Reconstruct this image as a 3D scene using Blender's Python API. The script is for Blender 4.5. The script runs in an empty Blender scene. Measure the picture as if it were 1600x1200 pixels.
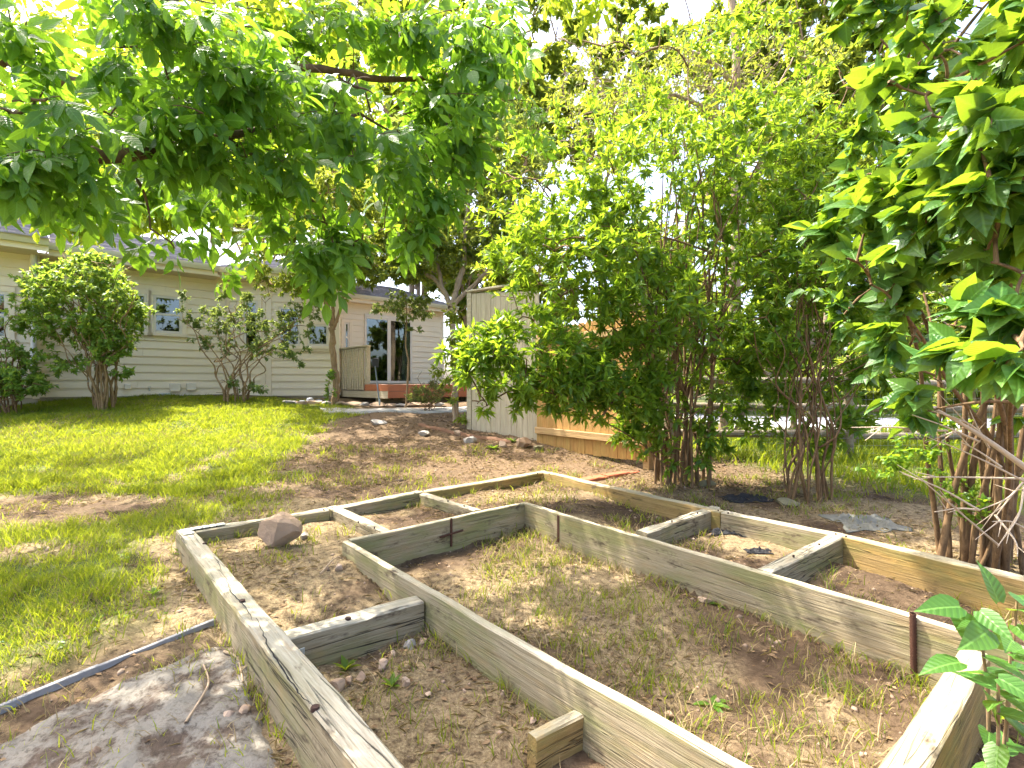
import bpy, math, random
import numpy as np
from mathutils import Vector, Matrix, noise as mnoise

random.seed(7)
rng = np.random.default_rng(7)
SC = bpy.context.scene
COL = SC.collection
R = math.radians

# ------------------------------------------------------------------ camera, sky, sun, exposure
EYE = 1.25
cam_d = bpy.data.cameras.new('camera')
cam_d.sensor_width = 36.0
cam_d.lens = 18.0
cam_d.clip_start = 0.05
cam_d.clip_end = 2000.0
cam = bpy.data.objects.new('camera', cam_d)
cam.location = (0, 0, EYE)
cam.rotation_euler = (R(90), 0, 0)
COL.objects.link(cam)
SC.camera = cam

SUN_H = Vector((-0.85, 0.52, 0)).normalized()      # where the sun stands, seen from above
SUN_EL = R(61)
world = bpy.data.worlds.new('World')
SC.world = world
world.use_nodes = True
wn = world.node_tree.nodes
wl = world.node_tree.links
for n in list(wn):
    wn.remove(n)
sky = wn.new('ShaderNodeTexSky')
sky.sky_type = 'NISHITA'
sky.sun_disc = False
sky.sun_elevation = SUN_EL
sky.sun_rotation = math.atan2(SUN_H.x, SUN_H.y)
sky.air_density = 0.7
sky.dust_density = 5.0
sky.ozone_density = 0.2
bg = wn.new('ShaderNodeBackground')
bg.inputs['Strength'].default_value = 0.15
wo = wn.new('ShaderNodeOutputWorld')
wl.new(sky.outputs[0], bg.inputs[0])
wl.new(bg.outputs[0], wo.inputs[0])

sun_d = bpy.data.lights.new('sun', 'SUN')
sun_d.energy = 2.7
sun_d.angle = R(0.55)
sun_d.color = (1.0, 0.93, 0.82)
sun = bpy.data.objects.new('sun', sun_d)
S = Vector((SUN_H.x * math.cos(SUN_EL), SUN_H.y * math.cos(SUN_EL), math.sin(SUN_EL)))
sun.rotation_euler = S.to_track_quat('Z', 'Y').to_euler()
sun.location = (-20, 12, 40)
COL.objects.link(sun)

SC.view_settings.view_transform = 'Standard'
SC.view_settings.look = 'None'
SC.view_settings.exposure = 2.6
SC.view_settings.gamma = 1.0
SC.view_settings.use_curve_mapping = False
SC.render.engine = 'CYCLES'
SC.cycles.max_bounces = 12
SC.cycles.diffuse_bounces = 8
SC.cycles.glossy_bounces = 3
SC.cycles.transmission_bounces = 6
SC.cycles.transparent_max_bounces = 6
SC.cycles.sample_clamp_indirect = 6.0
SC.cycles.use_denoising = True

# ------------------------------------------------------------------ helpers: space
def PT(x, y, Y):
    """photo pixel (1600x1200) at depth Y -> world"""
    return Vector(((x - 800) / 800 * Y, Y, EYE + (600 - y) / 800 * Y))

def GP(x, y, z):
    """photo pixel on the level plane z -> world"""
    Y = 800 * (EYE - z) / (y - 600)
    return Vector(((x - 800) / 800 * Y, Y, z))

def sm(x, a, b):
    t = np.clip((np.asarray(x, float) - a) / (b - a), 0, 1)
    return t * t * (3 - 2 * t)

def vnoise(X, Y, seed=0, freq=1.0, octv=3):
    """cheap vectorised value noise, 0..1"""
    X = np.asarray(X, float) * freq
    Y = np.asarray(Y, float) * freq
    out = np.zeros_like(X)
    amp, tot = 1.0, 0.0
    for o in range(octv):
        xi = np.floor(X).astype(np.int64); yi = np.floor(Y).astype(np.int64)
        fx = X - xi; fy = Y - yi
        fx = fx * fx * (3 - 2 * fx); fy = fy * fy * (3 - 2 * fy)
        def h(a, b):
            n = (a * 374761393 + b * 668265263 + (seed + o * 131) * 982451653) & 0x7fffffff
            n = ((n ^ (n >> 13)) * 1274126177) & 0x7fffffff
            return ((n ^ (n >> 16)) & 0xffff) / 65535.0
        v = (h(xi, yi) * (1 - fx) + h(xi + 1, yi) * fx) * (1 - fy) + (h(xi, yi + 1) * (1 - fx) + h(xi + 1, yi + 1) * fx) * fy
        out += v * amp; tot += amp
        amp *= 0.5; X = X * 2.03 + 17.1; Y = Y * 2.03 + 5.7
    return out / tot

# frame corners of the raised beds (timber tops at z = .25)
ZT = 0.25
I0, I1, I2, I3 = GP(540, 845, ZT), GP(820, 785, ZT), GP(1430, 962, ZT), GP(1045, 1133, ZT)
O0, O1, O2, O3 = GP(290, 830, ZT), GP(850, 737, ZT), GP(1600, 912, ZT), GP(545, 1133, ZT)
I2e = I1 + (I2 - I1) * 1.19
I3e = I0 + (I3 - I0) * 1.25
O3e = O0 + (O3 - O0) * 1.2
O2e = O1 + (O2 - O1) * 1.5

def inside(X, Y, poly, soft=0.03):
    m = np.ones_like(np.asarray(X, float))
    n = len(poly)
    for i in range(n):
        a, b = poly[i], poly[(i + 1) % n]
        dx, dy = b.x - a.x, b.y - a.y
        L = math.hypot(dx, dy)
        d = ((X - a.x) * dy - (Y - a.y) * dx) / L      # >0 on the right of a->b
        m = np.minimum(m, np.clip(d / soft + 0.5, 0, 1))
    return m

INNER = [I0, I1, I2e, I3e]           # clockwise seen from above
OUTER = [O0, O1, O2e, O3e]

def LIFT(X, Y):
    return 0.0

def ground_z(X, Y):
    X = np.asarray(X, float); Y = np.asarray(Y, float)
    z = np.interp(Y, [-5, 0, 2, 3, 4.5, 5.5, 6.5, 8, 10, 11.5, 13, 20, 300],
                  [-.03, -.02, 0, .05, .12, .20, .31, .48, .70, .80, .87, .95, 1.0])
    z = z + 0.17 * sm(-X, 2.5, 8) * sm(Y, 5, 9.5)
    z = z * (1 - 0.45 * sm(X, 2.0, 5) * sm(Y, 5.2, 8))
    z = z + .05 * sm(-X, -.3, 1.2) * sm(Y, 1.2, 2.2) * (1 - sm(Y, 4.2, 6))
    outer = inside(X, Y, OUTER); inner = inside(X, Y, INNER)
    z = z * (1 - outer) + outer * (0.045 + 0.115 * sm(Y, 2.2, 3.3) * (1 - .5 * sm(X, .3, 1.3)))
    z = z * (1 - inner) + inner * 0.0
    near = 1 - sm(np.hypot(X, Y - 4), 9, 16)
    bumps = (vnoise(X, Y, 3, 1.3, 3) - .5) * .07 + (vnoise(X, Y, 5, 7, 3) - .5) * .04 + (vnoise(X, Y, 6, 22, 2) - .5) * .008
    return z + bumps * near + LIFT(X, Y)

# ------------------------------------------------------------------ helpers: objects
WM = {}
def put(o, wm=None, parent=None):
    wm = wm or Matrix.Identity(4)
    COL.objects.link(o)
    o.matrix_basis = wm
    WM[o] = wm
    if parent is not None:
        o.parent = parent
        o.matrix_parent_inverse = WM[parent].inverted()
    return o

def tag(o, label=None, cat=None, group=None, kind=None):
    if label: o['label'] = label
    if cat: o['category'] = cat
    if group: o['group'] = group
    if kind: o['kind'] = kind
    return o

def thing(name, loc, label, cat, group=None):
    e = bpy.data.objects.new(name, None)
    e.empty_display_size = 0.2
    put(e, Matrix.Translation(Vector(loc)))
    return tag(e, label, cat, group)

def np_mesh(name, V, F, mat=None, smooth=False, attrs=None):
    """V (n,3); F a list of (m,k) int arrays"""
    V = np.asarray(V, np.float32)
    if not isinstance(F, (list, tuple)):
        F = [F]
    F = [np.asarray(f, np.int32) for f in F if len(f)]
    me = bpy.data.meshes.new(name)
    me.vertices.add(len(V))
    me.vertices.foreach_set('co', V.ravel())
    nl = sum(f.size for f in F); npoly = sum(len(f) for f in F)
    me.loops.add(nl)
    me.loops.foreach_set('vertex_index', np.concatenate([f.ravel() for f in F]))
    me.polygons.add(npoly)
    tot = np.concatenate([np.full(len(f), f.shape[1], np.int32) for f in F])
    st = np.concatenate([[0], np.cumsum(tot)[:-1]]).astype(np.int32)
    me.polygons.foreach_set('loop_start', st)
    me.polygons.foreach_set('loop_total', tot)
    if smooth:
        me.polygons.foreach_set('use_smooth', np.ones(npoly, bool))
    me.update(calc_edges=True)
    if attrs:
        for k, a in attrs.items():
            at = me.attributes.new(k, 'FLOAT', 'POINT')
            at.data.foreach_set('value', np.asarray(a, np.float32))
    if mat:
        me.materials.append(mat)
    return me

def obj(name, me, parent=None, wm=None):
    return put(bpy.data.objects.new(name, me), wm, parent)

def box_me(name, a, b, mat, bevel=0.0):
    """axis box from corner a to corner b, optional chamfer made as a real bevel"""
    import bmesh
    bm = bmesh.new()
    bmesh.ops.create_cube(bm, size=1)
    for v in bm.verts:
        v.co = Vector([(a[i] + b[i]) / 2 + v.co[i] * (b[i] - a[i]) for i in range(3)])
    if bevel:
        bmesh.ops.bevel(bm, geom=bm.edges[:], offset=bevel, segments=1, affect='EDGES')
    me = bpy.data.meshes.new(name)
    bm.to_mesh(me); bm.free()
    me.materials.append(mat)
    return me

def basis(p, xdir, up=Vector((0, 0, 1))):
    x = Vector(xdir).normalized()
    y = up.cross(x).normalized()
    z = x.cross(y).normalized()
    m = Matrix.Identity(4)
    for i in range(3):
        m[i][0], m[i][1], m[i][2], m[i][3] = x[i], y[i], z[i], p[i]
    return m

def catmull(pts, n=6):
    P = [np.array(p, float) for p in pts]
    if len(P) < 3:
        t = np.linspace(0, 1, n + 1)[:, None]
        return P[0] * (1 - t) + P[1] * t
    P = [2 * P[0] - P[1]] + P + [2 * P[-1] - P[-2]]
    out = []
    for i in range(1, len(P) - 2):
        p0, p1, p2, p3 = P[i - 1:i + 3]
        for t in np.linspace(0, 1, n, endpoint=False):
            out.append(.5 * ((2 * p1) + (-p0 + p2) * t + (2 * p0 - 5 * p1 + 4 * p2 - p3) * t * t + (-p0 + 3 * p1 - 3 * p2 + p3) * t ** 3))
    out.append(P[-2])
    return np.array(out)

def tubes(paths, sides=5):
    """paths: list of (pts (n,3), radii (n,)) -> V, F quads"""
    Vs, Fs, off = [], [], 0
    ang = np.linspace(0, 2 * np.pi, sides, endpoint=False)
    ca, sa = np.cos(ang), np.sin(ang)
    for pts, rad in paths:
        n = len(pts)
        T = np.gradient(pts, axis=0)
        T /= np.linalg.norm(T, axis=1)[:, None] + 1e-9
        ref = np.array([0, 0, 1.0]) if abs(T[0, 2]) < .9 else np.array([1.0, 0, 0])
        U = np.cross(T, ref); U /= np.linalg.norm(U, axis=1)[:, None] + 1e-9
        W = np.cross(T, U)
        ring = pts[:, None, :] + rad[:, None, None] * (ca[None, :, None] * U[:, None, :] + sa[None, :, None] * W[:, None, :])
        Vs.append(ring.reshape(-1, 3))
        i = np.arange(n - 1)[:, None] * sides; j = np.arange(sides)[None, :]; k = (j + 1) % sides
        Fs.append(np.stack([i + j, i + k, i + sides + k, i + sides + j], -1).reshape(-1, 4) + off)
        off += n * sides
    return np.concatenate(Vs), np.concatenate(Fs)

# ------------------------------------------------------------------ helpers: materials
def new_mat(name):
    m = bpy.data.materials.new(name)
    m.use_nodes = True
    nt = m.node_tree
    for n in list(nt.nodes):
        nt.nodes.remove(n)
    out = nt.nodes.new('ShaderNodeOutputMaterial')
    p = nt.nodes.new('ShaderNodeBsdfPrincipled')
    nt.links.new(p.outputs[0], out.inputs[0])
    return m, nt, p, out

def N(nt, t, **kw):
    n = nt.nodes.new(t)
    for k, v in kw.items():
        setattr(n, k, v)
    return n

def mixc(nt, fac, a, b, mode='MIX'):
    n = nt.nodes.new('ShaderNodeMix'); n.data_type = 'RGBA'; n.blend_type = mode
    for s, v in ((n.inputs[0], fac), (n.inputs[6], a), (n.inputs[7], b)):
        if hasattr(v, 'links') or hasattr(v, 'is_output'):
            nt.links.new(v, s)
        elif isinstance(v, (int, float)):
            s.default_value = v
        else:
            s.default_value = (*v, 1)
    return n.outputs[2]

def ramp(nt, src, lo, hi):
    n = nt.nodes.new('ShaderNodeMapRange'); n.clamp = True
    nt.links.new(src, n.inputs[0])
    n.inputs[1].default_value = lo; n.inputs[2].default_value = hi
    return n.outputs[0]

def noise(nt, vec, scale, detail=4, rough=.6, dist=0.0):
    n = nt.nodes.new('ShaderNodeTexNoise')
    n.inputs['Scale'].default_value = scale; n.inputs['Detail'].default_value = detail
    n.inputs['Roughness'].default_value = rough; n.inputs['Distortion'].default_value = dist
    if vec is not None:
        nt.links.new(vec, n.inputs['Vector'])
    return n.outputs[0]

def mapping(nt, vec, scale):
    n = nt.nodes.new('ShaderNodeMapping'); n.inputs['Scale'].default_value = scale
    nt.links.new(vec, n.inputs['Vector'])
    return n.outputs[0]

def math_n(nt, op, a, b=0.0):
    n = nt.nodes.new('ShaderNodeMath'); n.operation = op
    for s, v in ((n.inputs[0], a), (n.inputs[1], b)):
        if hasattr(v, 'is_output'):
            nt.links.new(v, s)
        else:
            s.default_value = v
    return n.outputs[0]

def bump(nt, p, h, strength=.4, dist=.01):
    b = nt.nodes.new('ShaderNodeBump'); b.inputs['Strength'].default_value = strength; b.inputs['Distance'].default_value = dist
    nt.links.new(h, b.inputs['Height']); nt.links.new(b.outputs[0], p.inputs['Normal'])

def coords(nt, which='Object'):
    return nt.nodes.new('ShaderNodeTexCoord').outputs[which]

def simple_mat(name, col, rough=.7, var=.15, scale=8, bmp=.15, metallic=0, spec=.4):
    m, nt, p, o = new_mat(name)
    c = coords(nt)
    n1 = noise(nt, c, scale, 5)
    dark = tuple(x * (1 - var) for x in col); lite = tuple(min(1, x * (1 + var)) for x in col)
    inf = N(nt, 'ShaderNodeObjectInfo')
    f = math_n(nt, 'ADD', math_n(nt, 'MULTIPLY', n1, .75), math_n(nt, 'MULTIPLY', inf.outputs['Random'], .25))
    nt.links.new(mixc(nt, f, dark, lite), p.inputs['Base Color'])
    p.inputs['Roughness'].default_value = rough
    p.inputs['Metallic'].default_value = metallic
    p.inputs['Specular IOR Level'].default_value = spec
    if bmp:
        bump(nt, p, noise(nt, c, scale * 4, 4), bmp, .01)
    return m

def wood_mat(name, top, side, moss, moss_amt=.5, crack=1.0, rough=.85, warm=(.36, .22, .08), warm_amt=.0):
    """weathered timber: grain along local X, silvered upper faces, algae patches, drying cracks"""
    m, nt, p, o = new_mat(name)
    c = coords(nt)
    inf = N(nt, 'ShaderNodeObjectInfo')
    sh = N(nt, 'ShaderNodeVectorMath'); sh.operation = 'ADD'
    cmb = N(nt, 'ShaderNodeCombineXYZ')
    nt.links.new(math_n(nt, 'MULTIPLY', inf.outputs['Random'], 37.0), cmb.inputs[0])
    nt.links.new(c, sh.inputs[0]); nt.links.new(cmb.outputs[0], sh.inputs[1])
    cc = sh.outputs[0]
    grain = noise(nt, mapping(nt, cc, (1.6, 55, 55)), 1.0, 6, .65, .6)
    fine = noise(nt, mapping(nt, cc, (6, 160, 160)), 1.0, 3, .6)
    patch = noise(nt, mapping(nt, cc, (2.2, 7, 7)), 1.0, 5, .65)
    patch2 = noise(nt, mapping(nt, cc, (3.5, 9, 9)), 1.3, 4, .7)
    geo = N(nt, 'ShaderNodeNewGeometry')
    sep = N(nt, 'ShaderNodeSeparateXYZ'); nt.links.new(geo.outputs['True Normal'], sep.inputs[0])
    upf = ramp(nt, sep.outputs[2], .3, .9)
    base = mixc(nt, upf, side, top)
    base = mixc(nt, ramp(nt, grain, .3, .72), mixc(nt, 1.0, base, (.64, .60, .53), 'MULTIPLY'), base)
    base = mixc(nt, ramp(nt, fine, .34, .5), mixc(nt, 1.0, base, (.82, .80, .77), 'MULTIPLY'), base)
    mo = math_n(nt, 'MULTIPLY', ramp(nt, patch, .44, .62), moss_amt)
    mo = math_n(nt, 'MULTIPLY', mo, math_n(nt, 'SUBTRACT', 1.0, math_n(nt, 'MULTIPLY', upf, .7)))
    base = mixc(nt, mo, base, moss)
    base = mixc(nt, math_n(nt, 'MULTIPLY', ramp(nt, patch2, .52, .68), warm_amt), base, warm)
    base = mixc(nt, ramp(nt, patch2, .30, .42), (.09, .065, .04), base) if crack > .5 else base
    ck = noise(nt, mapping(nt, cc, (.9, 26, 26)), 1.0, 2, .5, .3)
    ck = math_n(nt, 'ABSOLUTE', math_n(nt, 'SUBTRACT', ck, .5))
    ckm = math_n(nt, 'MULTIPLY', math_n(nt, 'MULTIPLY', math_n(nt, 'SUBTRACT', 1.0, ramp(nt, ck, .005, .02)), ramp(nt, noise(nt, mapping(nt, cc, (1.2, 4, 4)), 1.0, 2), .48, .60)), .85 * crack)
    base = mixc(nt, ckm, base, (.025, .02, .014))
    nt.links.new(base, p.inputs['Base Color'])
    p.inputs['Roughness'].default_value = rough
    p.inputs['Specular IOR Level'].default_value = .25
    h = math_n(nt, 'ADD', math_n(nt, 'MULTIPLY', grain, .7), math_n(nt, 'MULTIPLY', fine, .3))
    h = math_n(nt, 'SUBTRACT', h, math_n(nt, 'MULTIPLY', ckm, 1.2))
    bump(nt, p, h, .9, .010)
    return m

def leaf_mat(name, dark, lite, trans, tfac=.42, rough=.42, spec=.5, veins=False):
    m, nt, p, o = new_mat(name)
    a = N(nt, 'ShaderNodeAttribute', attribute_name='v')
    inf = N(nt, 'ShaderNodeObjectInfo')
    f = math_n(nt, 'FRACT', math_n(nt, 'ADD', a.outputs['Fac'], inf.outputs['Random']))
    base = mixc(nt, f, dark, lite)
    c = coords(nt)
    base = mixc(nt, math_n(nt, 'MULTIPLY', noise(nt, c, 60, 2), .35), base, tuple(x * .55 for x in dark))
    if veins:
        lx = N(nt, 'ShaderNodeAttribute', attribute_name='lx').outputs['Fac']
        ly = N(nt, 'ShaderNodeAttribute', attribute_name='ly').outputs['Fac']
        rib = math_n(nt, 'SUBTRACT', 1.0, ramp(nt, lx, .03, .12))
        w_ = math_n(nt, 'SINE', math_n(nt, 'MULTIPLY', math_n(nt, 'SUBTRACT', ly, math_n(nt, 'MULTIPLY', lx, .22)), 44.0))
        vein = ramp(nt, w_, .80, 1.0)
        ln = math_n(nt, 'MAXIMUM', math_n(nt, 'MULTIPLY', rib, .6), math_n(nt, 'MULTIPLY', vein, .25))
        base = mixc(nt, ln, base, tuple(min(1, x * 1.5 + .03) for x in lite))
        bump(nt, p, math_n(nt, 'SUBTRACT', math_n(nt, 'MULTIPLY', w_, -.35), math_n(nt, 'MULTIPLY', rib, 1.0)), .5, .002)
    nt.links.new(base, p.inputs['Base Color'])
    p.inputs['Roughness'].default_value = rough
    p.inputs['Specular IOR Level'].default_value = spec
    t = N(nt, 'ShaderNodeBsdfTranslucent')
    nt.links.new(mixc(nt, f, tuple(x * .75 for x in trans), trans), t.inputs[0])
    ms = N(nt, 'ShaderNodeMixShader'); ms.inputs[0].default_value = tfac
    nt.links.new(p.outputs[0], ms.inputs[1]); nt.links.new(t.outputs[0], ms.inputs[2])
    nt.links.new(ms.outputs[0], o.inputs[0])
    return m

def bark_mat(name, a, b, scale=1.0):
    m, nt, p, o = new_mat(name)
    c = coords(nt)
    n1 = noise(nt, mapping(nt, c, (30 * scale, 30 * scale, 6 * scale)), 1.0, 5, .7, .5)
    n2 = noise(nt, c, 5 * scale, 4)
    base = mixc(nt, ramp(nt, n1, .32, .7), a, b)
    base = mixc(nt, math_n(nt, 'MULTIPLY', ramp(nt, n2, .5, .7), .5), base, tuple(x * .6 for x in a))
    nt.links.new(base, p.inputs['Base Color'])
    p.inputs['Roughness'].default_value = .9
    p.inputs['Specular IOR Level'].default_value = .2
    bump(nt, p, n1, .6, .01)
    return m

M = {}
M['timber'] = wood_mat('weathered_timber', (.45, .42, .33), (.35, .295, .19), (.175, .18, .06), .65, 1.0, warm_amt=.25)
M['timber_gold'] = wood_mat('bounce_gold_timber', (.40, .37, .27), (.36, .25, .10), (.20, .19, .05), .5, .7, warm=(.42, .26, .07), warm_amt=.5)  # golden sides: light bounced off the bright ground, put into the colour
M['board'] = wood_mat('weathered_board', (.48, .44, .325), (.37, .31, .195), (.19, .195, .065), .7, .6, warm_amt=.22)
M['cedar'] = wood_mat('cedar_picket', (.40, .24, .09), (.45, .26, .09), (.36, .28, .09), .4, .2, warm=(.50, .29, .10), warm_amt=.5)
M['cedar_rail'] = wood_mat('cedar_rail', (.50, .36, .20), (.46, .31, .15), (.40, .30, .14), .3, .2)
M['pale_wood'] = wood_mat('pale_painted_wood', (.56, .51, .40), (.55, .49, .37), (.42, .39, .27), .35, .15)
M['rail_wood'] = wood_mat('old_rail_wood', (.34, .30, .24), (.28, .23, .16), (.20, .19, .10), .4, 1.0)
M['siding'] = simple_mat('painted_siding', (.80, .70, .54), .6, .05, 2.5, .06)
M['trim'] = simple_mat('painted_trim', (.80, .69, .53), .55, .04, 3, .04)
M['white_trim'] = simple_mat('white_painted_trim', (.70, .64, .55), .5, .04, 3, .03)
M['foundation'] = simple_mat('foundation_concrete', (.46, .40, .30), .9, .18, 6, .3)
M['concrete'] = simple_mat('worn_concrete', (.36, .34, .30), .9, .3, 9, .5)
M['gutter'] = simple_mat('gutter_metal', (.52, .48, .33), .45, .06, 3, .03)
M['downspout'] = simple_mat('downspout_white', (.72, .70, .66), .4, .05, 3, .02)
M['soffit'] = simple_mat('soffit_paint', (.62, .50, .33), .7, .06, 3, .04)
M['shingle'] = simple_mat('asphalt_shingle', (.23, .205, .20), .9, .32, 5, .4)
M['deck_red'] = simple_mat('deck_stain_red', (.36, .12, .05), .65, .2, 6, .2)
M['deck_top'] = simple_mat('deck_floor_pink', (.55, .44, .36), .7, .1, 5, .15)
M['grey_wood'] = wood_mat('grey_baluster_wood', (.60, .55, .42), (.58, .51, .37), (.42, .38, .24), .3, .1)
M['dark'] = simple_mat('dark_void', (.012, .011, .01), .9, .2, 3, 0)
M['curtain'] = simple_mat('white_curtain', (.75, .75, .74), .8, .05, 4, .05)
M['rust'] = simple_mat('rusty_iron', (.085, .038, .022), .8, .45, 40, .5, metallic=.35)
M['pin'] = simple_mat('rusted_pin', (.05, .025, .018), .9, .4, 60, .4)  # dark brown also carries the shade of the recessed pin holes
M['galv'] = simple_mat('galvanised_steel', (.40, .43, .40), .5, .12, 25, .15, metallic=.6)
M['grey_pipe'] = simple_mat('grey_edging_metal', (.27, .265, .255), .8, .4, 22, .4)
M['black_fabric'] = simple_mat('black_weed_fabric', (.012, .012, .014), .8, .4, 25, .4)
M['grey_fabric'] = simple_mat('faded_weed_fabric', (.15, .15, .125), .85, .5, 12, .6)
M['brick_red'] = simple_mat('red_edging', (.36, .10, .045), .85, .3, 14, .4)
M['edging_brown'] = simple_mat('rusty_edging', (.16, .08, .04), .85, .3, 14, .4)
M['rock_tan'] = simple_mat('sandstone', (.36, .25, .16), .9, .35, 13, .6)
M['rock_grey'] = simple_mat('grey_stone', (.33, .30, .26), .9, .35, 13, .6)
M['rock_blue'] = simple_mat('blue_grey_stone', (.30, .32, .35), .85, .35, 12, .5)
M['rock_moss'] = simple_mat('mossy_stone', (.17, .155, .09), .9, .4, 12, .6)
M['stone_pale'] = simple_mat('pale_stone', (.40, .29, .20), .85, .25, 16, .4)
M['iron'] = simple_mat('black_iron', (.03, .028, .026), .6, .3, 20, .2, metallic=.4)
M['tool'] = simple_mat('grey_tool_handle', (.10, .12, .13), .5, .2, 12, .1)
M['stick'] = simple_mat('dry_stick', (.34, .25, .16), .85, .3, 30, .3)
M['dead'] = simple_mat('bleached_dead_wood', (.48, .38, .27), .85, .28, 25, .3)
M['bark_ash'] = bark_mat('ash_bark', (.075, .05, .03), (.17, .115, .065))
M['bark_tan'] = bark_mat('tan_bark', (.19, .12, .06), (.36, .25, .14))
M['bark_red'] = bark_mat('reddish_bark', (.09, .055, .03), (.27, .17, .085), 1.4)
M['bark_grey'] = bark_mat('grey_bark', (.20, .14, .09), (.40, .31, .22), .8)
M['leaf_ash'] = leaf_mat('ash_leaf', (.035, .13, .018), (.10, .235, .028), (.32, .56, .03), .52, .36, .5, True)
M['leaf_ash_sun'] = leaf_mat('ash_leaf_sunlit', (.07, .17, .014), (.17, .28, .026), (.50, .62, .03), .56, .45, .35, True)  # sunlit copy of the ash leaf, yellow backlight painted into its colours
M['leaf_shrub'] = leaf_mat('shrub_leaf', (.05, .15, .018), (.16, .28, .03), (.42, .60, .03), .5, .42, .45)
M['leaf_lilac'] = leaf_mat('lilac_leaf', (.03, .115, .02), (.09, .21, .03), (.34, .52, .025), .40, .40, .45, True)
M['leaf_bush'] = leaf_mat('bush_leaf', (.08, .20, .035), (.21, .33, .06), (.42, .58, .06), .48, .45, .4)
M['leaf_grey'] = leaf_mat('grey_green_leaf', (.09, .17, .045), (.20, .28, .085), (.34, .42, .07), .42, .5, .35)
M['leaf_bg'] = leaf_mat('tree_leaf', (.07, .15, .02), (.17, .26, .04), (.42, .52, .04), .42, .5, .35)
M['leaf_bg_yellow'] = leaf_mat('bright_tree_leaf', (.09, .17, .02), (.20, .27, .04), (.45, .52, .05), .46, .5, .35)
M['grass'] = leaf_mat('grass_blade', (.055, .14, .013), (.22, .28, .026), (.52, .58, .03), .48, .55, .25)
M['straw'] = leaf_mat('dry_grass_blade', (.26, .19, .09), (.46, .37, .19), (.36, .28, .12), .3, .7, .2)
M['litter'] = leaf_mat('dry_leaf_litter', (.12, .07, .035), (.34, .23, .125), (.25, .18, .08), .2, .8, .2)
M['pebble'] = simple_mat('pebble_mix', (.28, .20, .145), .9, .4, 9, .3)

def glass_mat():
    m, nt, p, o = new_mat('window_glass')
    d = N(nt, 'ShaderNodeBsdfGlossy'); d.inputs['Roughness'].default_value = .02; d.inputs[0].default_value = (.9, .95, .93, 1)
    t = N(nt, 'ShaderNodeBsdfTransparent'); t.inputs[0].default_value = (.55, .58, .56, 1)
    fr = N(nt, 'ShaderNodeFresnel'); fr.inputs[0].default_value = 1.9
    n1 = noise(nt, coords(nt), 1.2, 2)
    b = N(nt, 'ShaderNodeBump'); b.inputs['Strength'].default_value = .03; b.inputs['Distance'].default_value = .05
    nt.links.new(n1, b.inputs['Height']); nt.links.new(b.outputs[0], d.inputs['Normal'])
    ms = N(nt, 'ShaderNodeMixShader')
    nt.links.new(math_n(nt, 'ADD', math_n(nt, 'MULTIPLY', fr.outputs[0], .6), .06), ms.inputs[0])
    nt.links.new(t.outputs[0], ms.inputs[1]); nt.links.new(d.outputs[0], ms.inputs[2])
    nt.links.new(ms.outputs[0], o.inputs[0])
    return m
M['glass'] = glass_mat()

# ------------------------------------------------------------------ ground
def lawn_mask(X, Y):
    """1 where turf grows, 0 on bare soil"""
    edge = np.interp(Y, [0, 1.9, 2.5, 3.0, 3.9, 5.4, 6.5, 7.5, 9.5, 10.5, 11.2],
                     [-1.95, -1.92, -1.75, -2.15, -2.55, -2.5, -2.35, -2.7, -2.9, -3.5, -4.5])
    n = vnoise(X, Y, 21, 1.1, 4) - .5
    d = edge - X + n * 1.5 * sm(Y, 2.2, 4)
    m = sm(d, -.2, .5)
    bare = sm(np.hypot((X + 4.2) / 1.4, (Y - 4.45) / .55), 1.25, .75)        # trodden patch on the left
    bare = np.maximum(bare, .8 * sm(np.hypot((X + 3.2) / .45, (Y - 3.4) / .22), 1.2, .6))
    holes = sm(vnoise(X, Y, 31, 2.4, 3), .60, .72) * (1 - sm(Y, 6.3, 7.6)) * .85
    m = m * (1 - bare) * (1 - holes)
    return m * (1 - sm(Y, 11.3, 11.9))

def outside_grass(X, Y):
    g = sm(X - np.interp(Y, [0, 4, 6, 7, 9], [5.0, 4.6, 2.6, 1.6, .6]), 0, .8) * sm(Y, 3.0, 4.5)
    return g

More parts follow.
